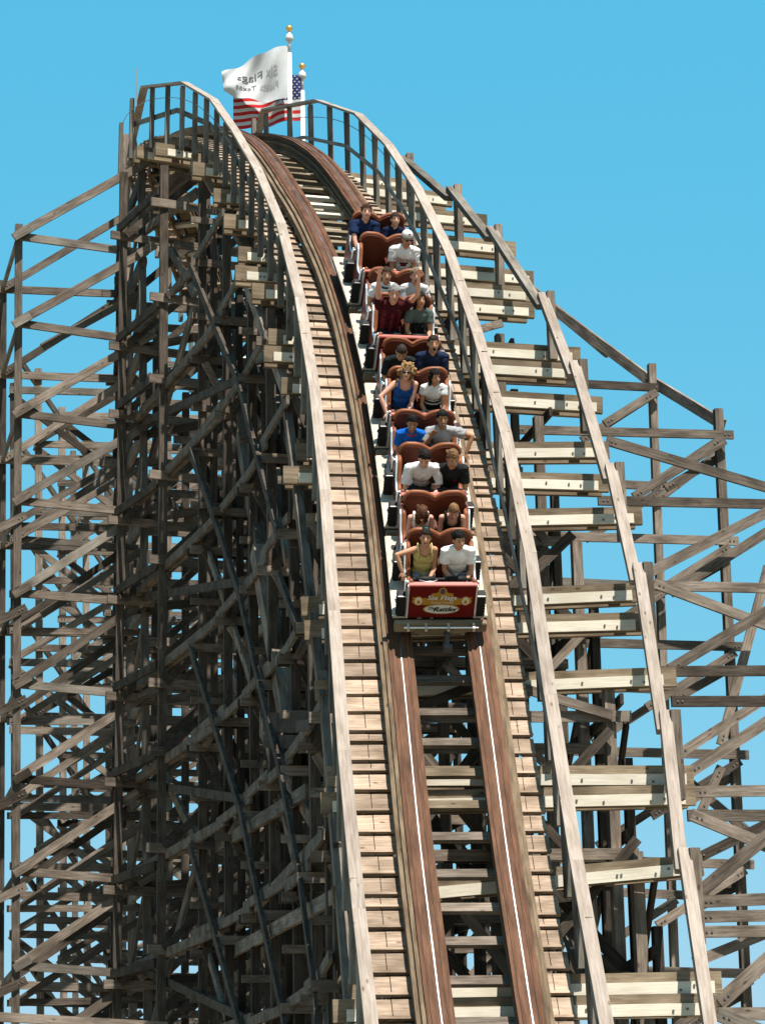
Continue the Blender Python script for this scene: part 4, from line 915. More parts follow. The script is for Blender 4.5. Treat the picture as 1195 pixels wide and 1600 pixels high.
# ------------------------------------------------------------------ side trestles
def side(name, label, mem, loc):
    r = thing(name, label, 'trestle', loc); t = Trestle(r, True)
    for (k, x0, y0, z0, x1, y1, z1, w, th) in mem:
        if k == 'post':
            if z0 < z1: x0, y0, z0, x1, y1, z1 = x1, y1, z1, x0, y0, z0
            f = 0 if z1 - z0 == 0 else (0 - z0) / (z1 - z0)
            x1, y1, z1 = x0 + (x1 - x0) * f, y0 + (y1 - y0) * f, 0.0
        u = random.random()
        t.add(k, (x0, y0, z0), (x1, y1, z1), w, th, 'weathered' if u < .75 else ('grey_wood' if u < .88 else 'dark_shade_wood'), Vector((.2, -.98, 0)) if k == 'post' else Vector((0, 0, 1)))
    t.finish(); return r
side('side_trestle', 'open brown lattice trestle against the sky at far left of the hill', LEFT_MEMBERS, (-6, 49, 0))
side('side_trestle', 'open brown lattice trestle stepping down at right against the sky', RIGHT_MEMBERS, (5.5, 43, 0))
side('side_trestle', 'thin distant timber trestle seen through the far left lattice', FAR_MEMBERS, (-9, 64, 0))

# ------------------------------------------------------------------ flag poles and flags
def flagpole(label, x, y, ztop):
    p = thing('flagpole', label, 'flagpole', (x, y, 0), 'flagpoles behind the hilltop')
    mb = MB(); mb.tube([(x, y, 0), (x, y, ztop - .75)], [.10, .055], 14); mb.build('pole', M['white'], p, smooth=True)
    mb = MB(); mb.tube([(x, y, ztop - .42), (x, y, ztop - .40), (x, y, ztop - .34), (x, y, ztop - .26), (x, y, ztop - .21)], [.06, .095, .10, .08, .03], 16); mb.build('truck', M['white'], p, smooth=True)
    mb = MB(); mb.tube([(x, y, ztop - .75), (x, y, ztop - .15)], .035, 12); mb.build('finial_stem', M['white'], p, smooth=True)
    mb = MB(); n = 10; mb.tube([(x, y, ztop - .08 - .085 * math.cos(math.pi * i / n)) for i in range(n + 1)], [max(.004, .085 * math.sin(math.pi * i / n)) for i in range(n + 1)], 16)
    mb.build('finial_ball', M['goldball'], p, smooth=True)
    return p
PXM, PZM = .01572, .01724
flagpole('taller white flagpole with gold ball flying the white flag', -2.07, 58.0, 30.36)
flagpole('shorter white flagpole with gold ball right of the taller one', -1.78, 58.6, 29.62)
def font_mesh(txt, size, shear=0.0):
    c = bpy.data.curves.new('t', 'FONT'); c.body = txt; c.size = size; c.align_x = 'CENTER'; c.align_y = 'CENTER'; c.shear = shear; c.resolution_u = 3
    o = bpy.data.objects.new('t', c); COL.objects.link(o); dg = bpy.context.evaluated_depsgraph_get()
    me = bpy.data.meshes.new_from_object(o.evaluated_get(dg)); v = [tuple(q.co) for q in me.vertices]; f = [tuple(p.vertices) for p in me.polygons]
    bpy.data.objects.remove(o); bpy.data.meshes.remove(me); return v, f
# white flag: u from the pole towards the fly end (left), v downwards
WX, WY, WZ = -2.07, 58.0, 30.36 + 44 * PZM
def wflag(u, v):
    xt, yt = 453 - 103 * u, 75 + 43 * u - 5.5 * math.sin(math.pi * u)
    xb, yb = 455 - 102 * u, 156 - 3 * u + 6 * math.sin(math.pi * u * 1.0)
    if u > .85: yb -= 40 * (u - .85) ** 1.0 * 1.2
    x = xt + (xb - xt) * v; y = yt + (yb - yt) * v
    d = .16 * math.sin(u * 6.5 + v * 2.6 + .4) * u ** .6 + .07 * math.sin(u * 15 - v * 7) * min(1, 3 * u)
    return Vector((WX + (x - 453) * PXM - .05, WY - d, WZ - y * PZM))
def flag_grid(fun, nu, nv, th):
    v = []; f = []
    for sgn in (0, 1):
        for i in range(nu + 1):
            for j in range(nv + 1):
                p = fun(i / nu, j / nv); v.append((p.x, p.y + sgn * th, p.z))
    W_ = nv + 1; B_ = (nu + 1) * W_
    for i in range(nu):
        for j in range(nv):
            a = i * W_ + j; f.append((a, a + 1, a + W_ + 1, a + W_)); f.append((B_ + a, B_ + a + W_, B_ + a + W_ + 1, B_ + a + 1))
    return v, f
v, f = flag_grid(wflag, 44, 26, .006)
wf = thing('flag', 'white flag with grey mirrored lettering streaming left from the taller pole', 'flag', wflag(0, .5))
mesh_obj('cloth', v, f, M['flagwhite'], wf, smooth=True)
def flag_text(txt, u0, u1, vc, size, mat, sh=0.0):
    v, f = font_mesh(txt, 1.0); xs = [q[0] for q in v]; x0, x1 = min(xs), max(xs); out = []
    for q in v:
        u = u0 + (q[0] - x0) / (x1 - x0) * (u1 - u0); vv = vc - q[1] * size
        p = wflag(u, vv); out.append((p.x, p.y - .012, p.z))
    mesh_obj('lettering', out, f, M[mat], wf)
flag_text('Flags', .40, .78, .43, .26, 'flagprint'); flag_text('Six', .16, .34, .43, .26, 'flagfade')
flag_text('Texas', .50, .80, .70, .20, 'flagprint'); flag_text('Fiesta', .16, .44, .70, .20, 'flagfade')
USX, USY, USZ = -1.78, 58.6, 29.62 + 92 * PZM
def uflag(u, v):
    x = 473 - 108 * u; y = 112 + 13 * u + 70 * v - 3 * math.sin(u * 5)
    d = .14 * math.sin(u * 7.5 + v * 1.2) * min(1, 2 * u) + .04 * math.sin(u * 17 + v * 3)
    return Vector((USX + (x - 471) * PXM - .05, USY - d, USZ - y * PZM))
uf = thing('flag', 'red white and blue striped flag half hidden behind the white flag', 'flag', uflag(0, .5))
def strip(fun, u0, u1, v0, v1, nu, nv):
    return flag_grid(lambda a, b: fun(u0 + (u1 - u0) * a, v0 + (v1 - v0) * b), nu, nv, .006)
for i in range(13):
    v, f = strip(uflag, .40 if i < 7 else 0, 1, i / 13, (i + 1) / 13, 30, 2); mesh_obj('stripe', v, f, M['flagred' if i % 2 == 0 else 'flagwhite'], uf, smooth=True)
sm = MB(); sm.add(*strip(uflag, 0, .40, 0, 7 / 13, 16, 10))
for r in range(9):
    for c in range(6 if r % 2 == 0 else 5):
        u = .40 * ((c + (.5 if r % 2 == 0 else 1)) / 6); vv = 7 / 13 * (r + .5) / 9; pts = []
        for k in range(10):
            a = math.pi / 2 + k * math.pi / 5; rr = .030 if k % 2 == 0 else .012
            p = uflag(u, vv); pts.append((p.x + rr * math.cos(a), p.y - .01, p.z + rr * math.sin(a)))
        sm.add(pts, [tuple(range(10))], 1)
sm.build('canton', [M['flagblue'], M['flagwhite']], uf)
rp_ = tr(37.0, o=-1.45, h=.82)
lr = thing('lightning_rod', 'thin wire rod standing on the handrail at the top left corner of the hill', 'rod', rp_)
mb = MB(); mb.tube([rp_ - Vector((0, 0, .3)), rp_ + Vector((0, 0, .55))], .012, 6); mb.build('rod', M['cable'], lr)

# ------------------------------------------------------------------ the train
# car frame: +x towards the riders' right hand (image left), +y down the track, +z off the track
CAR_S = [15.36, 17.22, 19.10, 21.16, 23.15]
def car_matrix(s):
    f = (tr(s - .95) - tr(s + .65)).normalized(); x = -tdir(TL, s); x = (x - f * x.dot(f)).normalized(); n = x.cross(f)
    o = tr(s)
    return Matrix(((x.x, f.x, n.x, o.x), (x.y, f.y, n.y, o.y), (x.z, f.z, n.z, o.z), (0, 0, 0, 1)))
PANEL_Y, SEAT_Y = 1.0, (.27, -.53)
def seat_outline():
    top, out = 1.16, []
    xs = np.linspace(-.42, .42, 41)
    for x in xs:
        z = top - .085 * math.exp(-(abs(x) / .10) ** 1.7)
        e = max(0, (abs(x) - .30) / .12); z -= .13 * (1 - math.sqrt(max(0, 1 - e * e)))
        out.append((x, z))
    return [(.40, .36)] + [(x, z) for x, z in out[::-1]] + [(-.40, .36)]
def build_car(label, group):
    root = thing('coaster_car', label, 'coaster car', (0, 0, 0), group)
    P = dict(parent=root, local=True)
    mb = MB(); mb.box((0, .17, .19), (.80, 1.62, .14)); mb.box((0, .55, .10), (1.0, .10, .10)); mb.box((0, -.35, .10), (1.0, .10, .10)); mb.build('chassis', M['frame'], bevel=.01, **P)
    for sg in (1, -1):
        mb = MB(); mb.box((sg * .535, .16, .285), (.21, 1.68, .045)); mb.build('fender', M['fender'], bevel=.012, **P)
        mb = MB(); mb.box((sg * .615, .16, .235), (.03, 1.66, .05)); mb.build('fender_skirt', M['frame'], **P)
        for y in (.62, -.42):
            mb = MB(); mb.tube([(sg * .57, y, .17), (sg * .50, y, .17)], .15, 20); w = mb.build('wheel', M['black'], smooth=False, bevel=.01, **P)
            mb = MB(); mb.tube([(sg * .585, y, .17), (sg * .565, y, .17)], .07, 14); h = mb.build('hub', M['silver'], w, local=True)
    mb = MB(); mb.prism([(-.62, .28), (.62, .28), (.62, .13), (.36, .13), (.28, .07), (-.28, .07), (-.36, .13), (-.62, .13)], 'y', 1.03, 1.13)
    mb.build('end_beam', M['tan_wood'], bevel=.012, **P)
    mb = MB(); mb.tube([(-.50, 1.19, .27), (.50, 1.19, .27)], .014, 10)
    for x in (-.44, -.1, .2, .44): mb.box((x, 1.16, .25), (.03, .10, .07))
    mb.build('bumper_bar', M['silver'], **P)
    mb = MB(); mb.box((-.09, 1.17, .13), (.07, .14, .07)); mb.tube([(-.09, 1.12, .10), (-.09, 1.34, .06)], .03, 10); mb.box((-.09, 1.36, .05), (.12, .09, .09)); mb.tube([(-.09, 1.22, .19), (-.05, 1.22, -.02)], .02, 8)
    mb.build('coupler', M['bolt'], bevel=.006, **P)
    # front panel and its frame
    mb = MB(); mb.box((0, PANEL_Y, .585), (.89, .05, .57)); fp = mb.build('front_panel', M['red'], bevel=.012, **P)
    mb = MB(); mb.box((0, PANEL_Y, .875), (.92, .075, .028)); mb.build('top_trim', M['redtrim'], fp, bevel=.008, local=True)
    for sg in (1, -1):
        mb = MB(); mb.box((sg * .455, PANEL_Y, .585), (.022, .07, .57)); mb.build('edge_trim', M['silver'], fp, local=True)
    # sides
    for sg in (1, -1):
        out = [(1.0, .31), (1.0, .86), (.93, .86), (.86, .70), (.62, .66), (.50, .72), (.40, .92), (.30, .98), (.20, .98), (.12, .78), (.02, .68), (-.16, .66), (-.30, .72), (-.40, .92), (-.50, .98), (-.60, .96), (-.64, .80), (-.64, .31)]
        mb = MB(); mb.prism(out, 'x', sg * .43, sg * .46); sp = mb.build('side_panel', M['side'], bevel=.008, **P)
        for seg in ([(.99, .90), (.92, .86), (.86, .72), (.62, .68), (.50, .74), (.40, .95), (.30, 1.01)], [(.13, .82), (.02, .71), (-.16, .68), (-.30, .75), (-.40, .90), (-.48, .94)]):
            mb = MB(); mb.tube([(sg * .468, y, z) for y, z in seg], .017, 8); mb.build('grab_rail', M['silver'], sp, smooth=True, local=True)
            mb = MB(); mb.tube([(sg * .425, y - .01, z - .005) for y, z in seg], .034, 10); mb.build('arm_pad', M['seat_edge'], sp, smooth=True, local=True)
    # seats
    for sy in SEAT_Y:
        ol = seat_outline(); mb = MB(); n = len(ol); v = []; rec = .10
        for k, (dy, ins) in enumerate(((-.05, .012), (-.035, 0), (.035, 0), (.05, .012))):
            for x, z in ol: v.append((x * (1 - ins * 1.5), sy + dy - rec * (z - .5) / .65 + .05, z - (ins if z > .5 else 0)))
        f = [tuple(range(n))[::-1], tuple(range(3 * n, 4 * n))] + [(k * n + i, k * n + (i + 1) % n, (k + 1) * n + (i + 1) % n, (k + 1) * n + i) for k in range(3) for i in range(n)]
        mb.add(v, f); st = mb.build('seat_back', M['seat'], **P)
        mb = MB(); mb.tube([(x, sy - rec * (z - .5) / .65 + .05, z) for x, z in ol[1:-1]], .036, 10); mb.build('padded_edge', M['seat_edge'], st, smooth=True, local=True)
        mb = MB(); mb.box((0, sy + .26, .44), (.82, .46, .14)); mb.build('seat_cushion', M['seat'], bevel=.03, **P)
        mb = MB(); mb.box((0, sy + .16, .70), (.05, .30, .26)); mb.build('divider', M['seat'], bevel=.015, **P)
        lb = MB(); y = sy + .47
        lb.tube([(.41, y - .2, .52), (.41, y, .73), (.36, y + .03, .76), (-.36, y + .03, .76), (-.41, y, .73), (-.41, y - .2, .52)], .022, 10); lbo = lb.build('lap_bar', M['black'], smooth=True, **P)
        for x in (.21, -.21):
            mb = MB(); mb.tube([(x - .13, y + .03, .76), (x + .13, y + .03, .76)], .042, 12); mb.build('lap_pad', M['black'], lbo, smooth=True, local=True)
        mb = MB(); mb.tube([(.30, y + .06, .77), (.22, y + .15, .82), (.12, y + .15, .82), (.06, y + .06, .77)], .010, 8); mb.build('hand_loop', M['silver'], lbo, smooth=True, local=True)
    for sg in (1, -1):
        for y in (.93, .22):
            mb = MB(); mb.box((sg * .53, y, .47), (.10, .12, .38))
            for k in range(7): mb.box((sg * .588, y, .31 + k * .052), (.018, .10, .02))
            pd = mb.build('rubber_pad', M['black'], **P)
            mb = MB(); mb.box((sg * .53, y + .066, .652), (.105, .01, .012)); mb.build('pad_trim', M['silver'], pd, local=True)
        for y in (.99, .2):
            mb = MB(); mb.tube([(sg * .487, y - .10, .30), (sg * .487, y - .10, .84)], .014, 8); mb.build('pad_post', M['silver'], smooth=True, **P)
    return root
def copy_tree(o, parent=None):
    c = o.copy(); COL.objects.link(c)
    if parent is not None: c.parent = parent
    for ch in list(o.children): copy_tree(ch, c)
    return c
CAR_LABELS = ['lowest red coaster car with lettered front panel, leading the train',
              'second coaster car from the bottom carrying the men in white polo and black shirts',
              'middle coaster car carrying the woman in blue tank top',
              'fourth coaster car from the bottom carrying the man with both arms raised',
              'topmost coaster car with an empty front seat beside the man in white cap']
CG = 'cars of the coaster train'
proto = build_car(CAR_LABELS[0], CG)
cars = [proto]
for i in range(1, 5):
    c = copy_tree(proto); c['label'] = CAR_LABELS[i]; cars.append(c)
CARM = [car_matrix(s) for s in CAR_S]
for c, m_ in zip(cars, CARM): c.matrix_basis = m_
# signboard on the first car
fp = [c for c in cars[0].children if c.name.startswith('front_panel')][0]
SY = PANEL_Y + .026
def sign_poly(name, pts, mat, lvl):
    mb = MB(); mb.prism([(-x, z) for x, z in pts], 'y', SY, SY + .003 * lvl); return mb.build(name, M[mat], fp, local=True)
def ell(cx, cz, a, b, n=28): return [(cx + a * math.cos(2 * math.pi * k / n), cz + b * math.sin(2 * math.pi * k / n)) for k in range(n)]
sign_poly('sign_band', [(-.36, .665), (-.30, .655), (.30, .655), (.36, .665), (.40, .665), (.385, .63), (.40, .60), (.385, .56), (.36, .55), (.20, .53), (-.20, .53), (-.36, .55), (-.385, .56), (-.40, .60), (-.385, .63), (-.40, .665)], 'gold', 1)
sign_poly('sign_band', [(-.16, .66), (-.14, .735), (-.07, .745), (-.05, .78), (.05, .78), (.07, .745), (.14, .735), (.16, .66)], 'gold', 1.5)
for x in (-.315, .315):
    sign_poly('medallion', ell(x, .605, .062, .078), 'gold', 2); sign_poly('medallion', ell(x, .605, .05, .066), 'cream', 3); sign_poly('medallion', ell(x, .59, .022, .03), 'gold', 4)
sign_poly('crest', ell(0, .775, .055, .065), 'gold', 2); sign_poly('crest', ell(0, .775, .03, .045), 'purple', 3)
sign_poly('oval', ell(0, .462, .245, .088), 'gold', 2); sign_poly('oval', ell(0, .462, .23, .075), 'white', 3)
def sign_text(txt, cx, cz, size, mat, lvl, shear=0.0, bold=0.0):
    v, f = font_mesh(txt, size, shear)
    out = [(-(cx + q[0]), SY + .003 * lvl, cz + q[1]) for q in v]
    mesh_obj('lettering', out, [q[::-1] for q in f], M[mat], fp, local=True)
    if bold:
        for d in (-bold, bold):
            out = [(-(cx + q[0] + d), SY + .003 * lvl + .0006 * (1 if d > 0 else 2), cz + q[1]) for q in v]
            mesh_obj('lettering', out, [q[::-1] for q in f], M[mat], fp, local=True)
sign_text('Six Flags', 0, .665, .115, 'white', 4, .12, .003)
sign_text('Fiesta Texas', 0, .583, .06, 'cream', 4, .1)
sign_text('The', -.135, .478, .075, 'ink', 4, .45, .002)
sign_text('Rattler', .045, .460, .112, 'ink', 4, .4, .005)

# ------------------------------------------------------------------ riders
def cap_vf(p0, p1, r0, r1, seg=14, rings=5):
    p0, p1 = np.array(p0, float), np.array(p1, float); d = p1 - p0; ln = np.linalg.norm(d); d = d / ln if ln > 1e-9 else np.array([0, 0, 1.])
    u = np.cross(d, [0, 0, 1.] if abs(d[2]) < .9 else [1., 0, 0]); u /= np.linalg.norm(u); w = np.cross(d, u)
    v = [p0 - d * r0]
    for k in range(1, rings + 1):
        a = math.pi / 2 * k / rings; v += [p0 - d * r0 * math.cos(a) + (u * math.cos(t) + w * math.sin(t)) * r0 * math.sin(a) for t in np.arange(seg) * 2 * math.pi / seg]
    for k in range(0, rings):
        a = math.pi / 2 * k / rings; v += [p1 + d * r1 * math.sin(a) + (u * math.cos(t) + w * math.sin(t)) * r1 * math.cos(a) for t in np.arange(seg) * 2 * math.pi / seg]
    v.append(p1 + d * r1); n = 2 * rings; f = [(0, 1 + (k + 1) % seg, 1 + k) for k in range(seg)]
    for i in range(n - 1):
        for k in range(seg):
            a, b = 1 + i * seg + k, 1 + i * seg + (k + 1) % seg; f.append((a, b, b + seg, a + seg))
    e = len(v) - 1; f += [(e, 1 + (n - 1) * seg + k, 1 + (n - 1) * seg + (k + 1) % seg) for k in range(seg)]
    return v, f
def tube_vf(p0, p1, r0, r1, seg=16):
    mb = MB(); mb.tube([Vector(p0), Vector(p0) * .5 + Vector(p1) * .5, Vector(p1)], [r0, (r0 + r1) / 2, r1], seg); return mb.v, mb.f
def ell_vf(c, r, R=None, seg=18, rings=12):
    v = []; f = []
    for i in range(rings + 1):
        a = math.pi * i / rings
        for k in range(seg):
            t = 2 * math.pi * k / seg; q = np.array([r[0] * math.sin(a) * math.cos(t), r[1] * math.sin(a) * math.sin(t), r[2] * math.cos(a)])
            if i in (0, rings) and k: continue
            v.append(np.array(c) + (R @ q if R is not None else q))
    def ix(i, k): return 0 if i == 0 else (1 + (rings - 1) * seg if i == rings else 1 + (i - 1) * seg + k % seg)
    for i in range(rings):
        for k in range(seg):
            q = [ix(i, k), ix(i + 1, k), ix(i + 1, k + 1), ix(i, k + 1)]; q2 = []
            for t in q:
                if t not in q2: q2.append(t)
            f.append(tuple(q2))
    return v, f
def blob(name, shapes, mat, parent, W, voxel=.010, smooth=3, cut=None, wrinkle=0.0, wf=9.0):
    mb = MB()
    for v, f in shapes: mb.add(v, f)
    me = bpy.data.meshes.new(name); me.from_pydata(mb.v, [], mb.f); me.update()
    bm = bmesh.new(); bm.from_mesh(me); bmesh.ops.recalc_face_normals(bm, faces=bm.faces[:]); bm.to_mesh(me); bm.free()
    o = bpy.data.objects.new('tmp', me); COL.objects.link(o)
    r = o.modifiers.new('r', 'REMESH'); r.mode = 'VOXEL'; r.voxel_size = voxel; r.use_smooth_shade = True
    if smooth:
        q = o.modifiers.new('s', 'SMOOTH'); q.factor = .5; q.iterations = smooth
    dg = bpy.context.evaluated_depsgraph_get(); m2 = bpy.data.meshes.new_from_object(o.evaluated_get(dg)); m2.name = name
    bpy.data.objects.remove(o); bpy.data.meshes.remove(me)
    if cut:
        bm = bmesh.new(); bm.from_mesh(m2); kill = [fc for fc in bm.faces if cut(fc.calc_center_median())]
        bmesh.ops.delete(bm, geom=kill, context='FACES'); bm.to_mesh(m2); bm.free()
    if wrinkle:
        nz = random.uniform(0, 50); co = [v_.co.copy() for v_ in m2.vertices]; nn = [v_.normal.copy() for v_ in m2.vertices]
        for v_, c0, n0 in zip(m2.vertices, co, nn):
            q = Vector((c0.x * wf * 1.2 + nz, c0.y * wf, c0.z * wf * 2.0 + c0.x * wf)); v_.co = c0 + n0 * (abs(mnoise.noise(q)) - (.22 if name == 'hair' else .08)) * wrinkle * 2.2
        m2.update()
    m2.polygons.foreach_set('use_smooth', [True] * len(m2.polygons)); m2.materials.clear(); m2.materials.append(mat)
    o = bpy.data.objects.new(name, m2); COL.objects.link(o)
    if parent is not None: o.parent = parent
    else: o.matrix_basis = W
    return o
def rot(ax, a):
    c, s = math.cos(a), math.sin(a)
    return np.array({'x': [[1, 0, 0], [0, c, -s], [0, s, c]], 'y': [[c, 0, s], [0, 1, 0], [-s, 0, c]], 'z': [[c, -s, 0], [s, c, 0], [0, 0, 1]]}[ax])
def nrm(v): v = np.array(v, float); return v / np.linalg.norm(v)
def ik(S, H, l1, l2, pole):
    S, H = np.array(S, float), np.array(H, float); d = H - S; L = np.linalg.norm(d)
    if L > (l1 + l2) * .995: d = d / L * (l1 + l2) * .995; L = (l1 + l2) * .995; H = S + d
    a = (l1 * l1 - l2 * l2 + L * L) / (2 * L); h = math.sqrt(max(l1 * l1 - a * a, 0)); u = d / L
    p = np.array(pole, float); p = p - u * p.dot(u); p = nrm(p)
    return S + u * a + p * h, H
def hand(W_, d, pn, sx, sc=1.0, curl=.55):
    d = nrm(d); pn = nrm(pn - d * np.dot(pn, d)); side = np.cross(d, pn); out = []
    W_ = np.array(W_, float); k = sc
    for i in (-1.5, -.5, .5, 1.5): out.append(cap_vf(W_ + d * .012, W_ + d * .082 * k + side * i * .019 * k, .015 * k, .0125 * k, 8, 3))
    for i, ln in zip((-1.5, -.5, .5, 1.5), (.060, .074, .070, .064) if sx > 0 else (.064, .070, .074, .060)):
        b = W_ + d * .085 * k + side * i * .0205 * k; sp = nrm(d + side * i * .06)
        m1 = b + nrm(sp + pn * curl * .6) * ln * .55 * k; m2 = m1 + nrm(sp * .8 + pn * curl * 1.5) * ln * .5 * k
        out += [cap_vf(b, m1, .0098 * k, .0092 * k, 8, 3), cap_vf(m1, m2, .0092 * k, .0082 * k, 8, 3)]
    tb = W_ + d * .028 * k + side * sx * .026 * k; t1 = tb + nrm(d * .7 + side * sx * .75 + pn * .2) * .045 * k; t2 = t1 + nrm(d * .9 + side * sx * .35 + pn * .35) * .034 * k
    out += [cap_vf(W_ + d * .015, tb, .015 * k, .013 * k, 8, 3), cap_vf(tb, t1, .0125 * k, .0105 * k, 8, 3), cap_vf(t1, t2, .0105 * k, .009 * k, 8, 3)]
    return out
SK = {'fair': (.60, .33, .22), 'tan': (.46, .235, .14), 'brown': (.34, .165, .09), 'pink': (.62, .32, .23)}
def rider(label, car, row, side, sk='fair', lean=.15, hp=.15, hy=0.0, hr=0.0, scale=1.0, sh=.195, face=.5, armL=('lap',), armR=('lap',), top='tee', col=(.7, .7, .7), sleeve=.62,
          hair='short', hcol=(.03, .02, .015), legs=(.05, .05, .06), shorts=True, text=None, mouth='smile', glasses=False, dx=0, dy=0, dz=0, extra=None, group='riders on the coaster train'):
    # side +1 is image left
    root_name = 'person'
    W = CARM[car - 1] @ Matrix.Translation((side * .215 + dx, SEAT_Y[row - 1] + .17 + dy, .545 + dz)) @ Matrix.Scale(scale, 4)
    hp -= face; sh -= .027
    o0 = np.array([0, 0, .08]); sp = np.array([0, math.sin(lean), math.cos(lean)]); fw = np.array([0, math.cos(lean), -math.sin(lean)])
    Rt = np.stack([[1, 0, 0], fw, sp], 1)
    at = lambda a, x=0, y=0: o0 + sp * a + np.array([x, 0, 0]) + fw * y
    body = [ell_vf(at(0), (.16, .125, .12), Rt), ell_vf(at(.17), (.142, .105, .17), Rt), ell_vf(at(.33), (.146, .108, .17), Rt), cap_vf(at(.418, -sh + .05), at(.418, sh - .05), .054, .054)]
    body += [cap_vf(at(.46, s_ * .05), at(.414, s_ * (sh - .012)), .05, .05) for s_ in (1, -1)]
    RH = rot('z', hy) @ rot('x', -hp) @ rot('y', hr)
    nb = at(.468); hc = nb + np.array([0, .025, .03]) + RH @ np.array([0, .02, .135]); H = lambda x, y, z: hc + RH @ np.array([x, y, z])
    body += [cap_vf(at(.44), H(0, -.02, -.06), .060, .052)]
    body += [ell_vf(H(0, -.012, .03), (.074, .094, .092), RH), ell_vf(H(0, .018, -.035), (.065, .076, .082), RH), ell_vf(H(0, .05, -.095), (.034, .03, .026), RH),
             cap_vf(H(0, .088, .012), H(0, .107, -.028), .010, .015, 8, 3)]
    body += [ell_vf(H(s_ * .075, -.012, -.008), (.012, .022, .031), RH) for s_ in (1, -1)]
    sleeves = []
    for s_, arm in ((1, armL), (-1, armR)):
        S = at(.418, s_ * sh); kind = arm[0]
        tgt = {'lap': (s_ * .07, .34, .17), 'bar': (s_ * .13, .42, .20), 'knee': (s_ * .12, .40, .13), 'panel': (s_ * .15, .56, .25), 'side': (s_ * .27, .30, .30), 'up': (s_ * .24, .16, 1.02), 'face': (s_ * .02, .24, .56), 'down': (s_ * .14, .40, .08), 'center': (-s_ * .02, .33, .18)}.get(kind)
        if len(arm) > 1 and arm[1] is not None: tgt = arm[1]
        pole = arm[2] if len(arm) > 2 else {'side': (s_, -.2, .1), 'up': (s_, .6, -.2), 'face': (s_, .2, -1), 'lap': (s_ * .40, -.6, -.8), 'center': (s_ * .8, -.6, -.3)}.get(kind, (s_ * .30, -.5, -.8))
        E, Hd = ik(S, tgt, .285, .25, pole)
        k = .92 if sh < .18 else 1.0
        body += [cap_vf(S, S + (E - S) * .5, .054 * k, .046 * k), cap_vf(S + (E - S) * .5, E, .046 * k, .037 * k), cap_vf(E, E + (Hd - E) * .35, .038 * k, .038 * k), cap_vf(E + (Hd - E) * .35, Hd, .038 * k, .026 * k)]
        d = nrm(Hd - E); pn = {'up': (0, 1, -.1), 'face': (0, 1, 0)}.get(kind, (0, .25, -1))
        if kind not in ('up', 'face'): d = nrm(d + np.array([0, .25, -.15]))
        body += hand(Hd, d, np.array(pn, float), -s_ if kind in ('up', 'face') else -s_, k, .15 if kind in ('up', 'face') else .6)
        sleeves.append((s_, S, E, k))
    kn = [(s_, np.array([s_ * .10, .38, .12])) for s_ in (1, -1)]
    for s_, K in kn:
        A = np.array([s_ * .10, .36, -.18]); body += [cap_vf((s_ * .085, .02, .05), K, .085, .06), cap_vf(K, A, .055, .042), cap_vf(A, A + np.array([0, .07, -.03]), .04, .032)]
    p = blob(root_name, body, skin(SK[sk]), None, W, .0085, 2)
    p['label'] = label; p['category'] = 'person'; p['group'] = group
    # clothes
    g = .016
    if top in ('tee', 'polo'):
        sh_ = [ell_vf(at(0), (.165 + g, .125 + g, .12), Rt), ell_vf(at(.17), (.138 + g, .108 + g, .18), Rt), ell_vf(at(.33), (.150 + g, .113 + g, .165), Rt), cap_vf(at(.412, -sh + .04), at(.412, sh - .04), .052 + g, .052 + g)]
        sh_ += [cap_vf(at(.452, s_ * .05), at(.410, s_ * (sh - .005)), .046 + g, .050 + g) for s_ in (1, -1)]
        for s_, S, E, k in sleeves: sh_.append(tube_vf(S - (E - S) * .1, S + (E - S) * sleeve, .048 + g, .050 + g * 1.5))
        shirt = blob('shirt', sh_, cloth(col), p, None, .010, 4, wrinkle=.007)
    else:
        tb = .40
        sh_ = [ell_vf(at(0), (.165 + g, .128 + g, .12), Rt), ell_vf(at(.17), (.142 + g * .7, .105 + g, .18), Rt), ell_vf(at(.33), (.150 + g * .6, .118 + g, .17), Rt)]
        if top == 'tank': sh_ += [ell_vf(at(.30, s_ * .07, .075), (.062, .055, .06), Rt) for s_ in (1, -1)]
        def cut(c):
            q = np.array(c) - o0; return q.dot(sp) > tb + (.02 if q.dot(fw) < 0 else -.02 + 1.2 * abs(q[0]) * .25)
        shirt = blob('tank_top', sh_, cloth(col), p, None, .011, 4, cut, wrinkle=.004)
        mbs = MB()
        for s_ in (1, -1):
            mbs.tube([at(.355, s_ * .085, .128), at(.43, s_ * .095, .10), at(.505, s_ * .10, .03), at(.49, s_ * .10, -.05), at(.38, s_ * .08, -.11)], .012 if top == 'tank' else .022, 8)
        st = mbs.build('shoulder_strap', cloth(col), shirt, smooth=True, local=True)
    if shorts is not None:
        pl = [ell_vf(at(-.03), (.17, .135, .10), Rt)] + [cap_vf((s_ * .085, .02, .05), np.array([s_ * .085, .02, .05]) + (K - np.array([s_ * .085, .02, .05])) * (.75 if shorts else 1.0), .098, .078) for s_, K in kn]
        if not shorts: pl += [cap_vf(K, (s_ * .10, .365, -.14), .07, .062) for s_, K in kn]
        blob('shorts' if shorts else 'trousers', pl, cloth(legs), p, None, .013, 3)
    # hair
    hs_ = []
    if hair in ('short', 'pony', 'curly', 'bun', 'long', 'fringe'):
        hs_ = [ell_vf(H(0, -.014, .034), (.084, .104, .100), RH), ell_vf(H(0, -.030, -.02), (.080, .085, .085), RH)]
        rr = random.Random(len(label))
        for _ in range(16):
            a, b = rr.uniform(-1, 1), rr.uniform(-1.2, .55); hs_.append(ell_vf(H(.062 * a, -.02 + .07 * b, .105 - .035 * abs(a) - .02 * abs(b)), (.026, .03, .026), RH))
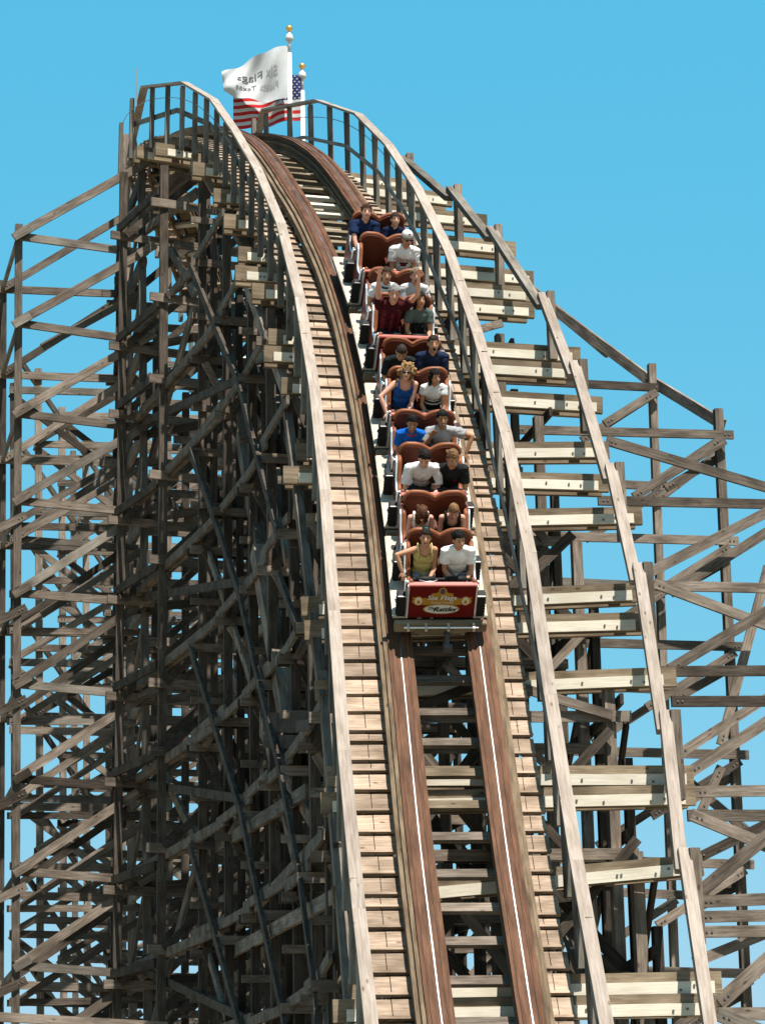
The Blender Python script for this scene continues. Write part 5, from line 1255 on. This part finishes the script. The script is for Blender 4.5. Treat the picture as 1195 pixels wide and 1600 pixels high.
    if hair == 'buzz': hs_ = [ell_vf(H(0, -.013, .032), (.079, .099, .096), RH), ell_vf(H(0, -.030, -.02), (.076, .082, .08), RH)]
    if hair == 'cap_hair': hs_ = [ell_vf(H(0, -.045, .0), (.078, .06, .075), RH)]
    if hair == 'pony': hs_ += [ell_vf(H(0, -.10, .075), (.04, .05, .04), RH), ell_vf(H(0, -.13, .0), (.03, .035, .08), RH)]
    if hair == 'bun': hs_ += [ell_vf(H(0, -.09, .11), (.055, .05, .04), RH)]
    if hair == 'long':
        
        rr2 = random.Random(5)
        for x in np.linspace(-.065, .065, 9): hs_.append(cap_vf(H(x, .07 - abs(x) * .5, .06), H(x * rr2.uniform(.6, 1.7), .085, rr2.uniform(-.23, -.13)), .021, .008, 8, 3))
        for s_ in (1, -1): hs_.append(cap_vf(H(s_ * .075, .02, .02), H(s_ * .07, .06, -.17), .032, .02, 8, 3))
    if hair == 'side':
        hs_ = [ell_vf(H(0, -.014, .034), (.085, .104, .100), RH), ell_vf(H(0, -.055, -.03), (.085, .06, .11), RH)]
        for s_ in (1, -1): hs_.append(cap_vf(H(s_ * .076, -.01, .02), H(s_ * .085, -.02, -.13), .03, .02, 8, 3))
    if hair == 'curly':
        rr = random.Random(3)
        for _ in range(46):
            a = rr.uniform(0, 2 * math.pi); z = rr.uniform(-.16, .12); r0 = .098 if z < .05 else .075
            q = (r0 * math.cos(a) * rr.uniform(.9, 1.3), -.025 + r0 * math.sin(a) * .9, z)
            if q[1] > .055 and z < .06: continue
            hs_.append(ell_vf(H(*q), (rr.uniform(.022, .036),) * 3, RH, 10, 6))
    if hs_:
        def hcut(c):
            q = RH.T @ (np.array(c) - hc); rag = .006 * math.sin(q[0] * 190 + q[1] * 77)
            side_ = hair in ('side', 'curly', 'long')
            return q[1] > -.045 and q[2] < rag + np.interp(q[1], [-.045, -.02, .02, .045, .065], [-.06, -.02, .015, .045, .060]) and abs(q[0]) < (.066 if side_ else 1) and not (hair == 'long' and q[1] > .07)
        blob('hair', hs_, hairm(hcol), p, None, .007, 1, hcut, wrinkle=.009 if hair != 'buzz' else .003, wf=30.0)
    # face
    for s_ in (1, -1):
        mb = MB(); mb.add(*ell_vf(H(s_ * .030, .080, .004), (.0105, .006, .0050), RH, 10, 6)); mb.build('eye', M['ink'], p, smooth=True, local=True)
        mb = MB(); mb.add(*cap_vf(H(s_ * .018, .079, .026), H(s_ * .042, .072, .027), .0035, .003, 8, 3)); mb.build('eyebrow', hairm([c * .6 for c in hcol]), p, smooth=True, local=True)
    if mouth == 'open':
        mb = MB(); mb.add(*ell_vf(H(0, .086, -.066), (.024, .010, .024), RH, 14, 8)); mb.build('mouth', M['ink'], p, smooth=True, local=True)
    else:
        mb = MB(); mb.add(*ell_vf(H(0, .087, -.062), (.027, .008, .009 if mouth == 'smile' else .005), RH, 14, 8)); mo = mb.build('mouth', cloth((.16, .03, .03)), p, smooth=True, local=True)
        if mouth == 'smile':
            mb = MB(); mb.add(*ell_vf(H(0, .090, -.060), (.022, .007, .005), RH, 12, 6)); mb.build('teeth', M['white'], mo, smooth=True, local=True)
    if glasses:
        mb = MB()
        for s_ in (1, -1): mb.add(*ell_vf(H(s_ * .034, .095, .004), (.031, .012, .019), RH, 14, 8)); mb.tube([H(s_ * .062, .085, .008), H(s_ * .082, -.005, .008)], .005, 6)
        mb.tube([H(-.012, .102, .008), H(.012, .102, .008)], .005, 6); mb.build('sunglasses', M['ink'], p, smooth=True, local=True)
    if text:
        bvh = BVHTree.FromObject(shirt, bpy.context.evaluated_depsgraph_get())
        for (t, a, size, mt) in text:
            v, f = font_mesh(t, size); out = []
            for q in v:
                c = at(a + q[1], -q[0], .4); hit = bvh.ray_cast(Vector(c), Vector(-fw)); loc = hit[0] if hit[0] is not None else Vector(at(a + q[1], -q[0], .13))
                out.append(tuple(Vector(loc) + Vector(fw) * .006))
            mesh_obj('lettering', out, f, mt if not isinstance(mt, str) else M[mt], shirt, local=True)
    if extra: extra(p, H, RH, at, sp, fw, shirt, Rt)
    return p
def band(col, a0, a1, nm='shirt_stripe', wmul=1.0):
    "a stripe knitted into the front of a shirt, laid on its surface"
    def fn(p, H, RH, at, sp, fw, shirt, Rt):
        bvh = BVHTree.FromObject(shirt, bpy.context.evaluated_depsgraph_get())
        for b0, b1, x0, x1 in (a0 if isinstance(a0, list) else [(a0, a1, -.15, .15)]):
            v = []; f = []; n = 26; k = 6
            for j in range(k + 1):
                for i in range(n + 1):
                    c = at(b0 + (b1 - b0) * j / k, x0 + (x1 - x0) * i / n, .4); hit = bvh.ray_cast(Vector(c), Vector(-fw))
                    q = hit[0] if hit[0] is not None and (hit[0] - Vector(c)).length < .45 else None
                    v.append(tuple(q + Vector(fw) * .004) if q is not None else None)
            for j in range(k):
                for i in range(n):
                    q = (j * (n + 1) + i, j * (n + 1) + i + 1, (j + 1) * (n + 1) + i + 1, (j + 1) * (n + 1) + i)
                    if all(v[t] is not None for t in q): f.append(q)
            v = [t if t is not None else (0, 0, 0) for t in v]
            mesh_obj(nm, v, f, cloth(col), shirt, smooth=True, local=True)
    return fn
def cap_hat(p, H, RH, at, sp, fw, shirt, Rt):
    mb = MB(); v, f = ell_vf(H(0, -.015, .055), (.085, .102, .078), RH, 20, 12); mb.add(v, f)
    c = mb.build('cap', M['white'], p, smooth=True, local=True)
    mb = MB(); v, f = ell_vf(H(0, .062, .062), (.034, .016, .026), RH, 14, 8); mb.add(v, f); mb.build('cap_opening', M['ink'], c, smooth=True, local=True)
    mb = MB(); v, f = ell_vf(H(0, .072, .090), (.022, .008, .014), RH, 14, 8); mb.add(v, f); mb.build('cap_badge', cloth((.4, .03, .02)), c, smooth=True, local=True)
def hair_tie(p, H, RH, at, sp, fw, shirt, Rt):
    mb = MB(); mb.add(*ell_vf(H(0, -.055, .125), (.028, .02, .014), RH, 12, 8)); mb.build('hair_tie', cloth((.02, .25, .28)), p, smooth=True, local=True)
def collar(col):
    def fn(p, H, RH, at, sp, fw, shirt, Rt):
        mb = MB(); pts = [at(.475 + .012 * (1 - abs(math.cos(t))) - .02 * max(0, math.sin(t)), .068 * math.cos(t), .015 + .070 * math.sin(t)) for t in np.linspace(-.3, math.pi + .3, 18)]
        mb.tube(pts, .014, 8); mb.build('collar', cloth(col), shirt, smooth=True, local=True)
    return fn
def both(*fs):
    def fn(*a):
        for f_ in fs: f_(*a)
    return fn
RIDERS = [
 dict(label='woman in pale yellow tank top resting her elbow on the side of the lowest car', car=1, row=1, side=1, sk='tan', lean=.02, hp=.05, hy=-.1, scale=.93, sh=.172, armL=('side', (.33, .26, .30), (1, -.3, .8)), armR=('lap', (-.06, .34, .20)), top='tank', col=(.50, .43, .17), hair='bun', hcol=(.022, .013, .01), legs=(.25, .24, .26), mouth='line', extra=hair_tie),
 dict(label='dark haired man in plain white t-shirt with hands in his lap in the lowest car', car=1, row=1, side=-1, sk='tan', lean=.16, hp=.28, hy=.30, armL=('lap', (.06, .36, .19)), armR=('lap', (-.10, .37, .19)), col=(.80, .82, .86), hair='short', hcol=(.010, .008, .007), legs=(.22, .21, .24), mouth='smile', dx=-.01),
 dict(label='woman in white top with head bowed and long brown hair hanging forward', car=1, row=2, side=1, sk='pink', lean=.30, hp=.85, scale=.92, sh=.172, armL=('down',), armR=('down',), top='vest', col=(.72, .60, .58), face=.30, hair='long', hcol=(.14, .06, .03), mouth='line'),
 dict(label='fair short haired rider in dark sleeveless top with head bowed', car=1, row=2, side=-1, sk='pink', lean=.30, hp=.60, face=.30, scale=.93, sh=.175, armL=('down',), armR=('down',), top='vest', col=(.012, .014, .014), hair='buzz', hcol=(.30, .15, .07), mouth='line'),
 dict(label='man in white polo shirt hunched forward gripping the car front', car=2, row=1, side=1, sk='pink', lean=.42, hp=.62, hy=-.15, scale=1.06, sh=.21, armL=('panel', (.15, .50, .20)), armR=('panel', (-.13, .50, .20)), top='polo', col=(.76, .74, .77), sleeve=.78, hair='short', hcol=(.020, .012, .010), mouth='smile', extra=collar((.72, .70, .73)), dy=-.02, dx=-.09),
 dict(label='man in black t-shirt with light brown hair gripping the car front', car=2, row=1, side=-1, sk='tan', lean=.42, hp=.50, hy=.15, scale=1.04, sh=.205, armL=('panel', (.16, .50, .20)), armR=('panel', (-.14, .50, .20)), col=(.020, .020, .022), sleeve=.7, hair='short', hcol=(.24, .13, .06), mouth='line', dy=-.02, dx=-.05, extra=band((.35, .03, .02), [(.24, .33, -.075, -.045)], None)),
 dict(label='dark haired boy in bright blue t-shirt with white lettering', car=2, row=2, side=1, sk='brown', lean=.28, hp=.35, hy=-.1, scale=.96, sh=.19, armL=('down',), armR=('down',), col=(.012, .12, .50), hair='short', hcol=(.008, .007, .007), mouth='smile', text=[('AIR', .34, .12, 'white')], extra=collar((.45, .05, .05))),
 dict(label='laughing man in grey t-shirt waving one hand beside his face', car=2, row=2, side=-1, sk='brown', lean=.18, hp=.15, hy=.05, scale=1.0, sh=.195, face=.5, armL=('face', (.17, .27, .52), (.5, .3, -1)), armR=('side', (-.36, .28, .26), (-1, -.2, .3)), col=(.36, .36, .38), hair='short', hcol=(.008, .007, .007), mouth='smile'),
 dict(label='blonde curly haired woman in blue tank top and sunglasses', car=3, row=1, side=1, sk='pink', lean=.06, hp=.10, hy=-.15, scale=1.0, sh=.178, armL=('side', (.27, .34, .20), (1, -.4, .5)), armR=('lap', (.0, .38, .19)), top='tank', col=(.018, .085, .34), hair='curly', hcol=(.42, .25, .11), legs=(.03, .03, .04), mouth='line', glasses=True),
 dict(label='dark haired woman in white top with black stripes', car=3, row=1, side=-1, sk='tan', lean=.12, hp=.25, hy=.35, scale=.93, sh=.178, armL=('lap', (.10, .36, .18)), armR=('down',), col=(.74, .74, .76), sleeve=.4, hair='side', hcol=(.012, .009, .008), legs=(.015, .015, .018), mouth='smile', extra=band((.014, .014, .018), [(.0, .17, -.16, .16), (.20, .235, -.15, .15), (.255, .275, -.15, .15)], None)),
 dict(label='crop haired man in black shirt bowing his head', car=3, row=2, side=1, sk='tan', lean=.36, hp=.62, face=.30, hy=-.1, sh=.20, armL=('down',), armR=('down',), col=(.016, .020, .020), sleeve=.8, hair='buzz', hcol=(.05, .035, .03), mouth='line'),
 dict(label='crop haired man in navy shirt shouting with open mouth', car=3, row=2, side=-1, sk='tan', lean=.20, hp=.08, hy=.05, sh=.205, scale=1.05, armL=('down',), armR=('down',), col=(.018, .026, .06), sleeve=.9, hair='buzz', hcol=(.03, .02, .015), mouth='open', dx=-.05),
 dict(label='grey haired man in dark maroon shirt raising both arms', car=4, row=1, side=1, sk='pink', lean=.14, hp=.30, hy=-.1, scale=1.10, sh=.205, dz=.03, armL=('up', (.25, .14, 1.02)), armR=('up', (-.30, .12, .98)), col=(.055, .010, .014), sleeve=.5, hair='short', hcol=(.36, .35, .34), legs=(.02, .02, .025), mouth='smile', extra=band((.16, .02, .028), [(.0, .40, -.135, -.085), (.0, .40, .085, .135), (.0, .38, -.02, .02)], None)),
 dict(label='dark haired youth in grey green t-shirt holding the lap bar', car=4, row=1, side=-1, sk='tan', lean=.10, hp=.05, hy=.10, scale=.97, sh=.188, armL=('bar',), armR=('bar',), col=(.10, .13, .125), hair='side', hcol=(.012, .008, .007), legs=(.02, .02, .022), mouth='line', extra=band((.016, .022, .022), [(.0, .30, -.11, .11)], None)),
 dict(label='rider in white t-shirt with dark neck trim behind the raised arms', car=4, row=2, side=1, sk='tan', lean=.22, hp=.10, scale=.98, sh=.19, armL=('down', (.24, .40, .12)), armR=('down',), col=(.74, .74, .78), hair='short', hcol=(.06, .035, .02), mouth='line', extra=both(collar((.03, .04, .06)), band((.02, .02, .025), [(.10, .36, -.10, .06)], None))),
 dict(label='light haired rider in pale grey shirt with mouth wide open', car=4, row=2, side=-1, sk='pink', lean=.20, hp=.10, hy=.1, scale=.98, sh=.19, armL=('down',), armR=('down', (-.24, .40, .12)), col=(.58, .58, .60), hair='short', hcol=(.26, .18, .11), mouth='open', dx=-.03),
 dict(label='man in white cap and sunglasses wearing a white shirt with red lettering', car=5, row=1, side=-1, sk='tan', lean=.20, hp=.42, hy=.15, scale=1.04, sh=.205, armL=('lap', (.07, .38, .18)), armR=('lap', (-.05, .38, .17)), col=(.82, .82, .84), hair='cap_hair', hcol=(.02, .015, .012), legs=(.03, .03, .04), mouth='line', glasses=True, text=[('NEBRASKA', .32, .072, cloth((.35, .015, .02)))], extra=both(cap_hat, band((.13, .03, .04), [(.235, .275, -.07, .07), (.20, .235, -.045, .05)], None, 'shirt_emblem')), dx=-.03),
 dict(label='short haired man in navy t-shirt with forearm on the car side at the top', car=5, row=2, side=1, sk='pink', lean=.10, hp=.05, hy=-.05, scale=1.05, sh=.205, armL=('side', (.10, .46, .17), (1, .1, .35)), armR=('down',), col=(.014, .026, .075), hair='short', hcol=(.07, .028, .015), mouth='line', dx=.06),
 dict(label='smiling woman in dark navy top with tied back hair at the top', car=5, row=2, side=-1, sk='pink', lean=.14, hp=.05, hy=.05, scale=.92, sh=.175, armL=('center', (.0, .36, .24)), armR=('center', (.02, .34, .23)), col=(.012, .018, .05), sleeve=.75, hair='pony', hcol=(.06, .028, .016), mouth='smile'),
]
for r in RIDERS: rider(**r)
